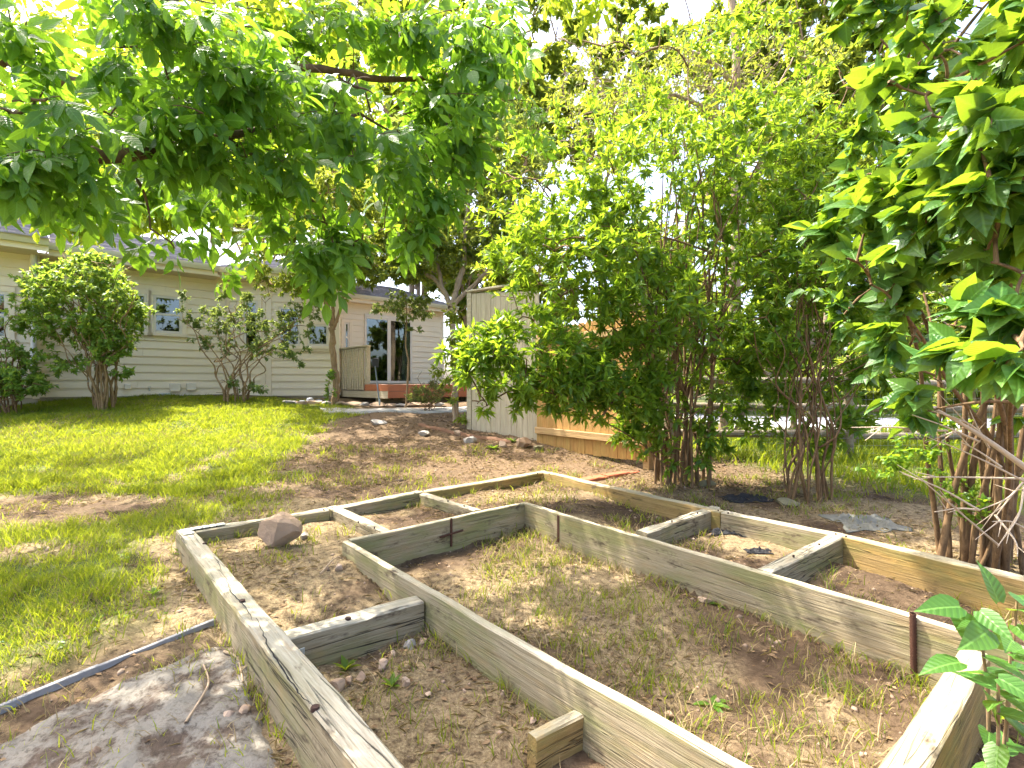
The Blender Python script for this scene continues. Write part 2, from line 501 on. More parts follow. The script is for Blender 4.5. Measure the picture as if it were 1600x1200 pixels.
def make_ground():
    def axis(lo, hi, step, far):
        core = np.arange(lo, hi + 1e-6, step)
        r = []
        d, s = 0, step
        while hi + d < far:
            s *= 1.28; d += s; r.append(hi + d)
        l = []
        d, s = 0, step
        while lo - d > -far:
            s *= 1.28; d += s; l.append(lo - d)
        return np.concatenate([l[::-1], core, r])
    xs = axis(-4.2, 4.2, .039, 260); ys = axis(1.1, 7.2, .039, 320)
    X, Y = np.meshgrid(xs, ys)
    Z = ground_z(X, Y)
    nx, ny = len(xs), len(ys)
    V = np.stack([X, Y, Z], -1).reshape(-1, 3)
    i = np.arange(ny - 1)[:, None] * nx; j = np.arange(nx - 1)[None, :]
    F = np.stack([i + j, i + j + 1, i + nx + j + 1, i + nx + j], -1).reshape(-1, 4)
    lw = np.maximum(lawn_mask(X, Y), outside_grass(X, Y))
    bed = np.maximum(inside(X, Y, OUTER), 0)
    dry = sm(vnoise(X, Y, 51, 1.6, 4), .40, .60)
    path = sm(X, -3.5, -2.3) * sm(Y, 4.8, 6.2) * (1 - sm(X, 2.2, 3.2))
    m, nt, p, o = new_mat('soil')
    c = coords(nt)
    la = N(nt, 'ShaderNodeAttribute', attribute_name='lawn').outputs['Fac']
    da = N(nt, 'ShaderNodeAttribute', attribute_name='dry').outputs['Fac']
    pa = N(nt, 'ShaderNodeAttribute', attribute_name='path').outputs['Fac']
    n1 = noise(nt, c, 3.5, 8, .7); n2 = noise(nt, c, 28, 6, .7); n3 = noise(nt, c, 110, 4, .7)
    soil = mixc(nt, ramp(nt, n1, .32, .68), (.068, .045, .028), (.155, .108, .066))
    soil = mixc(nt, ramp(nt, n2, .35, .7), mixc(nt, 1.0, soil, (.6, .56, .52), 'MULTIPLY'), soil)
    straw = mixc(nt, ramp(nt, n3, .35, .65), (.17, .12, .062), (.38, .30, .17))
    soil = mixc(nt, math_n(nt, 'MULTIPLY', math_n(nt, 'MULTIPLY', da, ramp(nt, n2, .34, .54)), .85), soil, straw)
    soil = mixc(nt, math_n(nt, 'MULTIPLY', pa, ramp(nt, n2, .30, .55)), soil, (.15, .103, .06))
    turf = mixc(nt, ramp(nt, n2, .3, .7), (.06, .085, .02), (.13, .16, .04))
    col = mixc(nt, math_n(nt, 'MULTIPLY', la, .85), soil, turf)
    nt.links.new(col, p.inputs['Base Color'])
    p.inputs['Roughness'].default_value = .95
    p.inputs['Specular IOR Level'].default_value = .15
    bump(nt, p, math_n(nt, 'ADD', math_n(nt, 'MULTIPLY', n2, .5), math_n(nt, 'MULTIPLY', n3, .5)), .9, .018)
    me = np_mesh('ground', V, F, m, True, {'lawn': lw.ravel(), 'dry': (dry * (1 - path)).ravel(), 'path': (path * (1 - bed)).ravel()})
    tag(obj('ground', me), 'sloping yard ground of bare brown soil and turf', None, None, 'structure')
make_ground()

def gz(x, y):
    return float(ground_z(np.array([x]), np.array([y]))[0])

def sheet(name, poly, z_off, mat, kind='structure', label=None, n=40):
    """a thin slab that follows the ground, with an edge"""
    P = [Vector((p[0], p[1], 0)) for p in poly]
    V, F = [], []
    for a in range(n + 1):
        for b in range(9):
            s, t = a / n, b / 8
            q = (P[0] * (1 - s) + P[1] * s) * (1 - t) + (P[3] * (1 - s) + P[2] * s) * t
            V.append((q.x, q.y, 0))
    V = np.array(V); V[:, 2] = ground_z(V[:, 0], V[:, 1]) + z_off
    k = len(V)
    V = np.concatenate([V, V - [0, 0, .09]])
    for a in range(n):
        for b in range(8):
            i = a * 9 + b
            F.append((i, i + 9, i + 10, i + 1))
    for a in range(n):
        F.append((a * 9, a * 9 + k, (a + 1) * 9 + k, (a + 1) * 9)); i = a * 9 + 8
        F.append((i + 9, i + 9 + k, i + k, i))
    o = obj(name, np_mesh(name, V, np.array(F), mat, False))
    return tag(o, label, None, None, kind)

sheet('path', [(-3.9, 10.35), (.3, 10.75), (.3, 10.2), (-3.6, 9.75)], .03, M['concrete'], label='worn grey concrete path in front of the deck')
sheet('road', [(2.6, 9.6), (16, 8.4), (16, 11.2), (3.4, 12.4)], .02, simple_mat('pale_road', (.50, .49, .50), .9, .12, 3, .2), label='pale road beyond the rail fence')

# ------------------------------------------------------------------ wooden frames
def plank(name, p0, p1, width, zb, mat, parent, rough=.004, seed=0, seg=.07, drop=0.0):
    """beam from p0 to p1 (points on the middle of the top), with chamfered, slightly uneven, sagging edges"""
    p0, p1 = Vector(p0), Vector(p1)
    d = p1 - p0; L = d.length
    h = p0.z - zb
    n = max(3, int(L / seg))
    w = width / 2; c = min(.008, width * .12)
    prof = [(-w, -h), (-w, -h * .5), (-w, -c), (-w + c, 0), (0, 0), (w - c, 0), (w, -c), (w, -h * .5), (w, -h)]
    V = []
    k = len(prof)
    sd = seed * 7.31 + 1.7
    for i in range(n + 1):
        x = L * i / n
        for j, (y, z) in enumerate(prof):
            q = Vector((x * 3.0 + sd, y * 9, z * 9 + sd))
            e = mnoise.noise(q * 1.0) * rough + mnoise.noise(q * 4.1) * rough * .6
            e2 = mnoise.noise(q * 1.3 + Vector((9, 3, 1))) * rough
            chip = max(0, mnoise.noise(Vector((x * 6 + sd, j * 3.1, 2))) - .35) * rough * 3 if j in (2, 3, 5, 6) else 0
            wy = mnoise.noise(Vector((x * .8 + sd, 4.4, 0))) * rough * 2.2; wz_ = mnoise.noise(Vector((x * .9 + sd, 0, 8.1))) * rough * 1.6
            V.append((x, y + e + wy - math.copysign(chip, y) * .6, z + e2 + wz_ - chip))
    F = []
    for i in range(n):
        for j in range(k):
            a = i * k + j; b = i * k + (j + 1) % k
            F.append((a, b, b + k, a + k))
    me = bpy.data.meshes.new(name)
    me.from_pydata(V, [], F + [tuple(range(k - 1, -1, -1)), tuple(n * k + j for j in range(k))])
    me.materials.append(mat)
    import bmesh
    bm = bmesh.new(); bm.from_mesh(me); bmesh.ops.recalc_face_normals(bm, faces=bm.faces); bm.to_mesh(me); bm.free()
    return obj(name, me, parent, basis(p0, d))

def off(p, dx=0, dy=0, dz=0):
    return Vector((p.x + dx, p.y + dy, p.z + dz))

A_DIR = (O0 - O3).normalized()               # away to the upper left
B_DIR = (I1 - I0).normalized()               # away to the upper right

frame = thing('timber_bed_frame', (O0.x, O0.y, 0), 'large outer garden bed frame of weathered square timbers with cross ties', 'bed frame')
TW = .09
# left timber
plank('timber', O0 + A_DIR * .045, O3e, TW + .012, -.06, M['timber'], frame, .006, 1)
# back run in three pieces
q1, q2 = GP(512, 795, ZT), GP(655, 768, ZT)
bdir = (O1 - O0).normalized()
plank('timber', O0 + bdir * .053, q1 - bdir * .003, TW, -.05, M['timber'], frame, .007, 2)
plank('timber', q1 + bdir * .003, q2 - bdir * .003, TW, -.02, M['timber'], frame, .006, 3)
plank('timber', q2 + bdir * .003, O1 - bdir * .05, TW, 0, M['timber_gold'], frame, .006, 4)
# right run
cdir = (O2 - O1).normalized()
r1, r2 = GP(1130, 799, ZT), GP(1316, 836, ZT)
plank('timber', O1 - cdir * .045, r1 - cdir * .003, TW, .0, M['timber_gold'], frame, .007, 5)
plank('timber', r1 + cdir * .003, r2 - cdir * .003, TW, .0, M['timber'], frame, .007, 6)
plank('timber', r2 + cdir * .003, O2e, TW, -.03, M['timber_gold'], frame, .007, 7)
def tie(a, b, z, zb, mat, seed, w=TW, trim0=.05, trim1=.03):
    a, b = GP(*a, z), GP(*b, z)
    d = (b - a).normalized()
    return plank('cross_tie', a + d * trim0, b - d * trim1, w, zb, mat, frame, .008, seed)
tie((430, 994), (655, 934), .20, -.02, M['timber'], 11, .10, .02, .0)
tie((515, 790), (604, 831), .245, 0, M['timber'], 12, .085, .05, .03)
tie((655, 768), (748, 799), .245, 0, M['timber'], 13, .08, .05, .03)
tie((1125, 790), (1000, 832), .243, 0, M['timber'], 14, .085, .055, .02)
tie((1318, 832), (1192, 892), .243, 0, M['timber'], 15, .085, .06, .02)
tie((925, 1100), (830, 1150), .135, -.03, M['timber_gold'], 16, .05, .012, .0)

def crack(pix, w=.004):
    pts = catmull([tuple(GP(x, y, ZT + .006)) for x, y in pix], 8)
    r_c = np.random.default_rng(5)
    V, F = [], []
    for i, q in enumerate(pts):
        t = pts[min(i + 1, len(pts) - 1)] - pts[max(i - 1, 0)]; nn = np.array([-t[1], t[0], 0]); nn /= np.linalg.norm(nn)
        k = w * (.3 + .7 * math.sin(math.pi * min(1, (i + .3) / (len(pts) - .5)))) * r_c.uniform(.6, 1.3)
        o_ = nn * r_c.normal() * .002
        V += [q + o_ - nn * k / 2, q + o_ + nn * k / 2]
    for i in range(len(pts) - 1):
        F.append((2 * i, 2 * i + 1, 2 * i + 3, 2 * i + 2))
    obj('crack', np_mesh('crack', np.array(V), np.array(F), M['dark']), frame)
crack([(352, 900), (362, 925), (385, 950), (395, 970)], .004)
crack([(401, 965), (420, 1010), (445, 1050), (470, 1085), (485, 1100)], .006)
crack([(335, 870), (342, 880), (346, 893)], .003)

def disc(name, c, r, mat, parent, h=.003, seed=0):
    n = 10
    V = [(c.x, c.y, c.z + h)]
    for k in range(n):
        a = 2 * math.pi * k / n
        rr = r * (1 + .35 * mnoise.noise(Vector((k * 1.7, seed, 0))))
        V.append((c.x + rr * math.cos(a), c.y + rr * math.sin(a), c.z + h))
    for k in range(n):
        V.append((V[k + 1][0], V[k + 1][1], c.z - .01))
    F = [(0, k + 1, (k + 1) % n + 1) for k in range(n)] + [(k + 1, k + 1 + n, (k + 1) % n + 1 + n, (k + 1) % n + 1) for k in range(n)]
    me = bpy.data.meshes.new(name); me.from_pydata(V, [], F); me.materials.append(mat)
    return obj(name, me, parent)
for k, (x, y, z) in enumerate([(320, 849, ZT), (379, 938, ZT), (492, 1105, ZT), (544, 966, .20), (439, 803, ZT)]):
    disc('rusty_pin_hole', GP(x, y, z + .004), .013, M['pin'], frame, .003, k)  # flat disc; dark brown stands in for shaded hole and rusty rebar
for k, (x, y) in enumerate([(506, 796), (519, 793), (648, 770), (661, 767), (840, 739), (858, 740), (1122, 797), (1138, 801), (1306, 834), (1322, 838), (560, 815), (585, 824), (700, 782), (725, 790), (1090, 801), (1050, 814), (1280, 850), (1240, 868)]):
    disc('screw_head', GP(x, y, ZT + .006), .0055, M['pin'], frame, .003, k)
# mending plate, two legs
def plate():
    w = .062
    z = ZT + .008
    a = O0 + Vector((0, 0, 0)); d1 = bdir; d2 = -A_DIR
    n1 = Vector((-d1.y, d1.x, 0)); n2 = Vector((-d2.y, d2.x, 0))
    g = obj('corner_plate', box_me('corner_plate', (-.03, -w / 2, 0), (.24, w / 2, .003), M['galv'], .001), frame, basis(Vector((a.x, a.y, z)), d1))
    obj('plate_leg', box_me('plate_leg', (.03, -w / 2, 0), (.13, w / 2, .0028), M['galv'], .001), g, basis(Vector((a.x, a.y, z + .0005)), d2))
    for k in range(8):
        p = Vector((a.x, a.y, z)) + d1 * (.05 + .045 * (k // 2)) + n1 * (.017 if k % 2 else -.017)
        disc('plate_hole', p, .006, M['rust'], g, .0045, k)
plate()
# small bracket beside the near tie
bk = GP(462, 1004, .19)
obj('tie_bracket', box_me('tie_bracket', (0, -.002, -.12), (.03, .002, 0), M['galv'], .0008), frame, basis(bk - B_DIR * .0 + Vector((.03, -.058, 0)), B_DIR))

inner = thing('board_bed_frame', (I0.x, I0.y, 0), 'inner garden bed frame of tall weathered planks standing on edge', 'bed frame')
BW = .042
din = (I3 - I0).normalized()
plank('board', I0 - din * .0 + Vector((0, 0, 0)), I3e, BW, -.05, M['board'], inner, .004, 21)
plank('board', I0 + B_DIR * .024 + Vector((0, 0, .004)), I1 - B_DIR * .003, BW, -.04, M['board'], inner, .004, 22)
d2 = (I2 - I1).normalized()
sp = GP(876, 802, ZT)
plank('board', I1 - d2 * .022, sp - d2 * .002, BW, -.03, M['board'], inner, .004, 23)
plank('board', sp + d2 * .002, I2e, BW, -.06, M['board'], inner, .004, 24)
e0 = GP(1525, 1012, ZT)
plank('board', e0 + Vector((-.02, -.02, .004)), e0 + Vector((-.95, -.77, .004)), .085, -.05, M['timber_gold'], inner, .005, 25)
# iron strap and its cross bar on the back board
def iron_bar(name, a, b, r, parent, ribs=False):
    pts = catmull([a, (Vector(a) + Vector(b)) / 2, b], 12)
    rad = np.full(len(pts), r)
    if ribs:
        pts = np.linspace(np.array(a), np.array(b), 40); rad = r * (1 + .22 * (np.arange(40) % 2))
    V, F = tubes([(pts, rad)], 8)
    return obj(name, np_mesh(name, V, F, M['rust'], True), parent)
nB = Vector((B_DIR.y, -B_DIR.x, 0))
def on_back(px, py):
    # a point on the front face of the inner back board
    best = None
    for s in np.linspace(0, 1, 200):
        q = I0.lerp(I1, s)
        x = 800 + q.x / q.y * 800
        if best is None or abs(x - px) < best[0]:
            best = (abs(x - px), q)
    q = best[1]
    return Vector((q.x, q.y, EYE + (600 - py) / 800 * q.y)) + nB * (BW / 2 + .008)
iron_bar('iron_strap', on_back(702, 809), on_back(702, 852), .009, inner)
iron_bar('strap_bar', on_back(683, 838) + nB * .004, on_back(719, 827) + nB * .004, .008, inner)
nR = Vector((d2.y, -d2.x, 0))
rb = I1 + d2 * ((I2 - I1).length * 1.0) + nR * (BW / 2 + .012)
iron_bar('rebar_stake', (rb.x, rb.y, .27), (rb.x + .004, rb.y, .01), .011, inner, True)
jb = sp + nR * (BW / 2 + .004)
obj('joint_strap', box_me('joint_strap', (-.012, -.003, -.22), (.012, .003, -.012), M['rust'], .001), inner, basis(jb, d2))

# ------------------------------------------------------------------ grey edging, concrete patch
ea, eb = GP(-70, 1131, .06), GP(335, 981, .06)
es = thing('lawn_edging', tuple(ea), 'straight grey edging strip between the lawn and the concrete patch', 'edging')
em = ea.lerp(eb, .47)
za, zm_, zb_ = [gz(q.x, q.y) + .028 for q in (ea, em, eb)]
zb_ = max(zb_, zm_)
plank('edging_strip', Vector((ea.x, ea.y, za)), Vector((em.x, em.y, zm_)) - (eb - ea) * .001, .020, za - .1, M['grey_pipe'], es, .003, 31, .05)
plank('edging_strip', Vector((em.x, em.y, zm_)) + (eb - ea) * .001, Vector((eb.x, eb.y, zb_)), .020, zm_ - .1, M['grey_pipe'], es, .003, 32, .05)
def rough_slab():
    P = [GP(-90, 1190, .03), GP(20, 1122, .04), GP(150, 1075, .04), GP(330, 1010, .05), GP(380, 1005, .05), GP(430, 1133, .03), GP(470, 1230, .02), GP(150, 1290, .02)]
    cx = sum(p.x for p in P) / len(P); cy = sum(p.y for p in P) / len(P)
    n, rings = 96, 26
    V = []
    for r_ in range(rings + 1):
        t = r_ / rings
        for k in range(n):
            s = k / n * len(P); i = int(s); f = s - i
            q = P[i % len(P)].lerp(P[(i + 1) % len(P)], f)
            V.append((cx + (q.x - cx) * t, cy + (q.y - cy) * t, 0))
    V = np.array(V)
    t = np.repeat(np.arange(rings + 1) / rings, n)
    V[:, 2] = ground_z(V[:, 0], V[:, 1]) + .012 + (vnoise(V[:, 0], V[:, 1], 77, 7, 5) - .5) * .03 - .07 * (t > .999) - .045 * sm(t + .5 * (vnoise(V[:, 0], V[:, 1], 78, 4, 4) - .5), .75, 1)
    i = np.arange(rings)[:, None] * n; j = np.arange(n)[None, :]; k = (j + 1) % n
    F = np.stack([i + j, i + k, i + n + k, i + n + j], -1).reshape(-1, 4)
    m, nt, p, o = new_mat('rough_concrete')
    c = coords(nt)
    n1 = noise(nt, c, 5, 8, .7); n2 = noise(nt, c, 40, 5, .7)
    col = mixc(nt, ramp(nt, n1, .44, .54), (.085, .058, .037), (.205, .185, .148))
    col = mixc(nt, ramp(nt, n2, .3, .5), mixc(nt, 1.0, col, (.5, .48, .45), 'MULTIPLY'), col)
    nt.links.new(col, p.inputs['Base Color']); p.inputs['Roughness'].default_value = .9
    bump(nt, p, n2, .7, .02)
    tag(obj('concrete_patch', np_mesh('concrete_patch', V, F, m, True)), 'rough broken grey concrete slab half covered with dirt at the edging pipe', None, None, 'structure')
rough_slab()

# ------------------------------------------------------------------ stones
def rock_mesh(name, size, mat, seed, facets=True, sub=3):
    import bmesh
    bm = bmesh.new()
    bmesh.ops.create_icosphere(bm, subdivisions=sub, radius=1)
    o = Vector((seed * 3.7, seed * 1.9, seed))
    pl = [(Vector((rng.normal(), rng.normal(), rng.normal())).normalized(), rng.uniform(.45, .75)) for _ in range(9)]
    for v in bm.verts:
        d = v.co.normalized()
        r_ = 1 + .22 * mnoise.noise(d * 1.4 + o) + .10 * mnoise.noise(d * 3.5 + o)
        p = d * r_
        if facets:
            for q, th in pl:
                k = p.dot(q)
                if k > th: p -= q * (k - th)
        p += d * (.035 * mnoise.noise(d * 6 + o) + .02 * mnoise.noise(d * 13 + o))
        v.co = Vector((p.x * size[0], p.y * size[1], p.z * size[2]))
    me = bpy.data.meshes.new(name); bm.to_mesh(me); bm.free()
    me.materials.append(mat)
    if not facets:
        for pg in me.polygons: pg.use_smooth = True
    return me

def rock(x, y, w, h, mat, label, name='rock', seed=1, z=None, facets=True, group=None, rz=None, tilt=(0, 0), parent=None, dY=None):
    """stone whose foot sits at photo pixel (x,y); w,h its size in pixels"""
    if dY is None:
        zz = .1
        for _ in range(12):
            p = GP(x, y, zz); zz = .5 * zz + .5 * gz(p.x, p.y)
        p = GP(x, y, zz)
    else:
        p = PT(x, y, dY); p.z = gz(p.x, p.y)
    k = p.y / 800
    me = rock_mesh(name, (w / 2 * k, w / 2 * k * .8, h / 2 * k * 1.15), mat, seed, facets)
    m = Matrix.Translation(p + Vector((0, 0, h / 2 * k * .55))) @ Matrix.Rotation(rz if rz is not None else seed * 1.3, 4, 'Z') @ Matrix.Rotation(tilt[0], 4, 'X') @ Matrix.Rotation(tilt[1], 4, 'Y')
    o = obj(name, me, parent, m)
    if label: tag(o, label, 'stone' if name == 'stone' else 'rock', group)
    return o

rock(436, 852, 70, 56, M['rock_tan'], 'large angular tan rock leaning on the back timber of the bed frame', seed=3, rz=.2, tilt=(.2, -.5))
rock(474, 842, 20, 14, M['rock_grey'], 'small round grey stone beside the large angular tan rock', 'stone', 5, facets=True)
rock(531, 890, 20, 12, M['stone_pale'], 'pale flat stone at the corner of the inner plank frame', 'stone', 6, facets=True)
bed_st = [(527, 1078, 32, 20, 'rock_tan', 'largest pinkish tan stone next to the left timber in the near bed'),
          (546, 1068, 16, 13, 'rock_tan', 'small tan stone touching the largest stone in the near bed'),
          (563, 1066, 21, 20, 'rock_tan', 'upright brownish oval stone standing in the near bed'),
          (597, 1043, 24, 20, 'stone_pale', 'angular pale orange stone in front of the near cross tie'),
          (641, 1011, 21, 16, 'rock_grey', 'greyish stone lying near the end of the near cross tie'),
          (661, 1004, 17, 10, 'rock_tan', 'flat tan stone by the foot of the left inner plank'),
          (614, 1025, 11, 10, 'stone_pale', 'small pale pebble stone just below the near cross tie'),
          (634, 1073, 14, 22, 'stone_pale', 'narrow upright pale stone beside the bright weed in the near bed'),
          (669, 1087, 14, 9, 'stone_pale', 'small cream stone lying alone on bare soil of the near bed'),
          (725, 1082, 7, 7, 'stone_pale', 'tiny white pebble on bare soil in the near bed'),
          (832, 1130, 17, 10, 'stone_pale', 'pinkish pebble at the bottom edge by the left inner plank'),
          (1048, 1121, 14, 12, 'rock_tan', 'small orange stone in the grass of the inner bed')]
for k, (x, y, w, h, mt, lb) in enumerate(bed_st):
    rock(x, y, w, h, M[mt], lb, 'stone', 20 + k, facets=True, group='stones lying in the beds')
rock(358, 1121, 24, 14, M['stone_pale'], 'smooth cream stone lying on the grey concrete patch', 'stone', 41, facets=True)
rock(382, 1118, 22, 20, M['rock_tan'], 'dull tan stone next to the cream one on the concrete patch', 'stone', 42)
rock(1102, 941, 22, 12, M['stone_pale'], 'flat cream stone below the right inner plank', 'stone', 43, facets=True)
rock(590, 664, 30, 12, M['rock_grey'], 'flat grey rock at the edge of the lawn near the path', seed=44)
rock(662, 681, 26, 10, M['rock_grey'], 'low brownish grey rock in the leaf litter of the slope', seed=45)
rock(718, 680, 20, 10, M['stone_pale'], 'pale rock at the left of the pale gate', seed=46)
rock(733, 692, 28, 16, M['rock_grey'], 'large grey rock at the left foot of the pale gate', seed=47)
rock(786, 698, 22, 12, M['stone_pale'], 'pale pinkish rock between weeds below the pale gate', seed=48)
rock(819, 698, 28, 22, M['rock_tan'], 'tallest pinkish rock at the foot of the pale gate', seed=49)
rock(842, 704, 22, 14, M['rock_moss'], 'low mossy rock at the end of the cedar fence', seed=50)
rock(1104, 758, 32, 13, M['rock_moss'], 'flat slab of stone at the foot of the big shrub', seed=51, facets=True)
rock(1228, 788, 44, 12, M['rock_moss'], 'low mossy stone at the foot of the thin stemmed shrub', seed=52)
for k, (x, y, w, h) in enumerate([(470, 633, 20, 9), (484, 636, 22, 12), (499, 637, 20, 11), (509, 635, 14, 7)]):
    rock(x, y + 1, w, h, M['rock_blue'], ['leftmost', 'largest', 'third', 'rightmost'][k] + ' blue grey rock in the small heap by the house wall', seed=60 + k, dY=11.0 + .05 * k, group='heap of blue grey rocks')
# row of flat edging stones below the deck
wall_t = thing('stone_edging_row', (PT(600, 637, 10.7).x, 10.7, .75), 'row of flat tan stones edging the bed below the deck', 'stone edging')
for k in range(13):
    x = 452 + k * 19.5
    q = PT(x, 637, 10.95); q.z = gz(q.x, q.y)
    me = rock_mesh('edging_stone', (.16 + .03 * (k % 3), .11, .045 + .02 * ((k * 5) % 3) / 2), M['rock_tan'] if k % 3 else M['rock_grey'], 80 + k, True)
    obj('edging_stone', me, wall_t, Matrix.Translation(q + Vector((0, 0, .05))) @ Matrix.Rotation(.15 * math.sin(k * 2.1), 4, 'Z'))
# curved rusty edging below the gate
pts = [PT(655, 682, 8.6), PT(690, 688, 8.2), PT(735, 694, 7.75), PT(800, 699, 7.35)]
pts = catmull([(p.x, p.y, gz(p.x, p.y) + .03) for p in pts], 10)
eg = thing('curved_bed_edging', tuple(pts[0]), 'curved rusty brown edging in front of the pale gate', 'edging')
for s in range(3):
    seg = pts[s * 10:s * 10 + 11].copy()
    V, F = [], []
    for i, q in enumerate(seg):
        t = seg[min(i + 1, 10)] - seg[max(i - 1, 0)]; nrm = np.array([-t[1], t[0], 0]); nrm /= np.linalg.norm(nrm)
        for a, b in ((-.02, -.1), (-.02, .015), (.02, .015), (.02, -.1)):
            V.append(q + nrm * a + np.array([0, 0, b + .01 * math.sin(i + s)]))
    for i in range(10):
        for j in range(4):
            F.append((i * 4 + j, i * 4 + (j + 1) % 4, i * 4 + 4 + (j + 1) % 4, i * 4 + 4 + j))
    obj('edging_piece', np_mesh('edging_piece', np.array(V), np.array(F), M['edging_brown']), eg)
# red blocks by the corner of the frame
rbk = thing('red_block_row', tuple(GP(960, 745, .2)), 'row of three red edging blocks behind the corner of the frame', 'edging')
a, b = GP(905, 748, .25), GP(1012, 732, .25)
for k in range(3):
    p0 = a.lerp(b, k / 3 + .004); p1 = a.lerp(b, (k + 1) / 3 - .004)
    plank('red_block', p0 + Vector((0, .02 * (k % 2), 0)), p1 + Vector((0, .02 * (k % 2), 0)), .13, .1, M['brick_red'], rbk, .008, 90 + k)

# ------------------------------------------------------------------ house
B = Vector((.747, .664, 0)).normalized()
A = Vector((-.664, .747, 0)).normalized()
Z = Vector((0, 0, 1))
house = thing('house', (-6.9, 12.4, .9), 'beige lap sided house with grey shingle roof behind the lawn', 'house')
EXPO = .176

def wall(p0, p1, z0, z1, thick=.14, trim_ends=(True, True), name='wall'):
    """siding wall; p0->p1 left to right as seen from outside"""
    p0 = Vector((p0[0], p0[1], 0)); p1 = Vector((p1[0], p1[1], 0))
    d = (p1 - p0); L = d.length
    m = basis(p0, d)                      # local y points into the house when d runs left to right
    w = obj(name, box_me(name, (0, .02, z0), (L, thick, z1), M['siding']), house, m)
    n = int(math.ceil((z1 - z0) / EXPO))
    e = EXPO
    def board_me(L_):
        me = bpy.data.meshes.new('siding_board')
        V = [(0, -.020, 0), (L_, -.020, 0), (L_, .019, 0), (0, .019, 0), (0, .008, e + .012), (L_, .008, e + .012), (L_, .019, e + .012), (0, .019, e + .012)]
        me.from_pydata(V, [], [(0, 1, 5, 4), (0, 3, 2, 1), (4, 5, 6, 7), (0, 4, 7, 3), (1, 2, 6, 5)])
        me.materials.append(M['siding'])
        return me
    whole = board_me(L)
    for k in range(n):
        z = z0 + k * EXPO
        if z + EXPO > z1 + .1: break
        if L > 2 and k % 2:
            c = L * rng.uniform(.2, .8)
            for a, b in ((0, c - .002), (c + .002, L)):
                obj('siding_board', board_me(b - a), w, m @ Matrix.Translation((a, rng.uniform(-.0015, .0015), z)))
        else:
            obj('siding_board', whole, w, m @ Matrix.Translation((0, 0, z)))
    for t, x in ((trim_ends[0], 0), (trim_ends[1], L)):
        if t:
            x0 = -.025 if x == 0 else L - .075
            obj('corner_board', box_me('corner_board', (x0, -.024, z0 - .02), (x0 + .1, .018, z1), M['trim'], .003), w, m)
    obj('foundation', box_me('foundation', (0, .025, z0 - 1.0), (L, thick - .004, z0 - .002), M['foundation']), w, m)
    return w, m, L

def window(w, m, x0, x1, z0, z1, split=True, depth=.0, curtain=False):
    """double-hung window set on the wall; local coordinates of the wall"""
    f = .055
    par = obj('window', box_me('window', (x0 - .09, -.052, z1), (x1 + .09, .012, z1 + .095), M['trim'], .003), house, m)  # head casing
    def bx(nm, a, b, mt, bev=.003):
        return obj(nm, box_me(nm, a, b, mt, bev), par, m)
    bx('window_casing', (x0 - .09, -.0515, z0), (x0, .012, z1 - .001), M['trim'])
    bx('window_casing', (x1, -.0515, z0), (x1 + .09, .012, z1 - .001), M['trim'])
    bx('window_sill', (x0 - .11, -.075, z0 - .07), (x1 + .11, .012, z0 - .001), M['trim'])
    fr = []
    for a, b in (((x0 + .001, -.040, z0), (x0 + f, .016, z1)), ((x1 - f, -.040, z0), (x1 - .001, .016, z1)),
                 ((x0 + f + .001, -.040, z0), (x1 - f - .001, .016, z0 + f)), ((x0 + f + .001, -.040, z1 - f), (x1 - f - .001, .016, z1))):
        bx('window_frame', a, b, M['white_trim'], .002)
    zm = (z0 + z1) / 2
    if split:
        bx('meeting_rail', (x0 + f + .001, -.042, zm - .025), (x1 - f - .001, .016, zm + .025), M['white_trim'], .002)
    rng_ = ((z0 + f, zm - .025), (zm + .025, z1 - f)) if split else ((z0 + f, z1 - f),)
    for a, b in rng_:
        bx('pane', (x0 + f + .001, -.032, a), (x1 - f - .001, -.029, b), M['glass'], 0)
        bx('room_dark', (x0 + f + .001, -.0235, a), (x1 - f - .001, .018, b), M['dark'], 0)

ZS = .985      # bottom of the siding
ZE = 3.78      # soffit height
W1a = Vector((-9.39, 10.15, 0)); W1b = Vector((-6.86, 12.40, 0))
d1 = (W1b - W1a).normalized(); n1 = Vector((d1.y, -d1.x, 0))   # outward
w1, m1, L1 = wall(W1a, W1b, ZS, ZE, trim_ends=(False, True))
def wx(m, px, d, p0):
    """photo column -> distance along a wall"""
    k = (px - 800) / 800
    # p0 + d*t : X = k*Y
    return (k * p0.y - p0.x) / (d.x - k * d.y)
def wz(px, py, d, p0):
    t = wx(None, px, d, p0); q = p0 + d * t
    return EYE + (600 - py) / 800 * q.y
window(w1, m1, wx(0, 239, d1, W1a), wx(0, 284, d1, W1a), wz(262, 521, d1, W1a), wz(262, 463, d1, W1a))
window(w1, m1, wx(0, 186, d1, W1a), wx(0, 229, d1, W1a), wz(262, 521, d1, W1a), wz(262, 463, d1, W1a))
for px, py, s in ((199, 604, .12), (273, 605, .21), (298, 604, .19)):
    t = wx(0, px, d1, W1a); z = wz(px, py, d1, W1a)
    v = obj('vent_box', box_me('vent_box', (t - s / 2, -.10, z - s * .42), (t + s / 2, -.009, z + s * .42), M['white_trim'], .012), w1, m1)
    obj('vent_flap', box_me('vent_flap', (t - s * .4, -.108, z - s * .46), (t + s * .4, -.10, z - s * .30), M['trim'], .002), v, m1)
t = wx(0, 233, d1, W1a); z = wz(233, 607, d1, W1a)
V, F = tubes([(catmull([(t, -.008, z), (t, -.06, z), (t, -.09, z - .05)], 5), np.full(11, .014)), (catmull([(t - .03, -.055, z + .03), (t, -.055, z + .035), (t + .03, -.055, z + .03)], 4), np.full(9, .008))], 6)
obj('spigot', np_mesh('spigot', V, F, M['galv'], True), w1, m1)
t = wx(0, 257, d1, W1a)
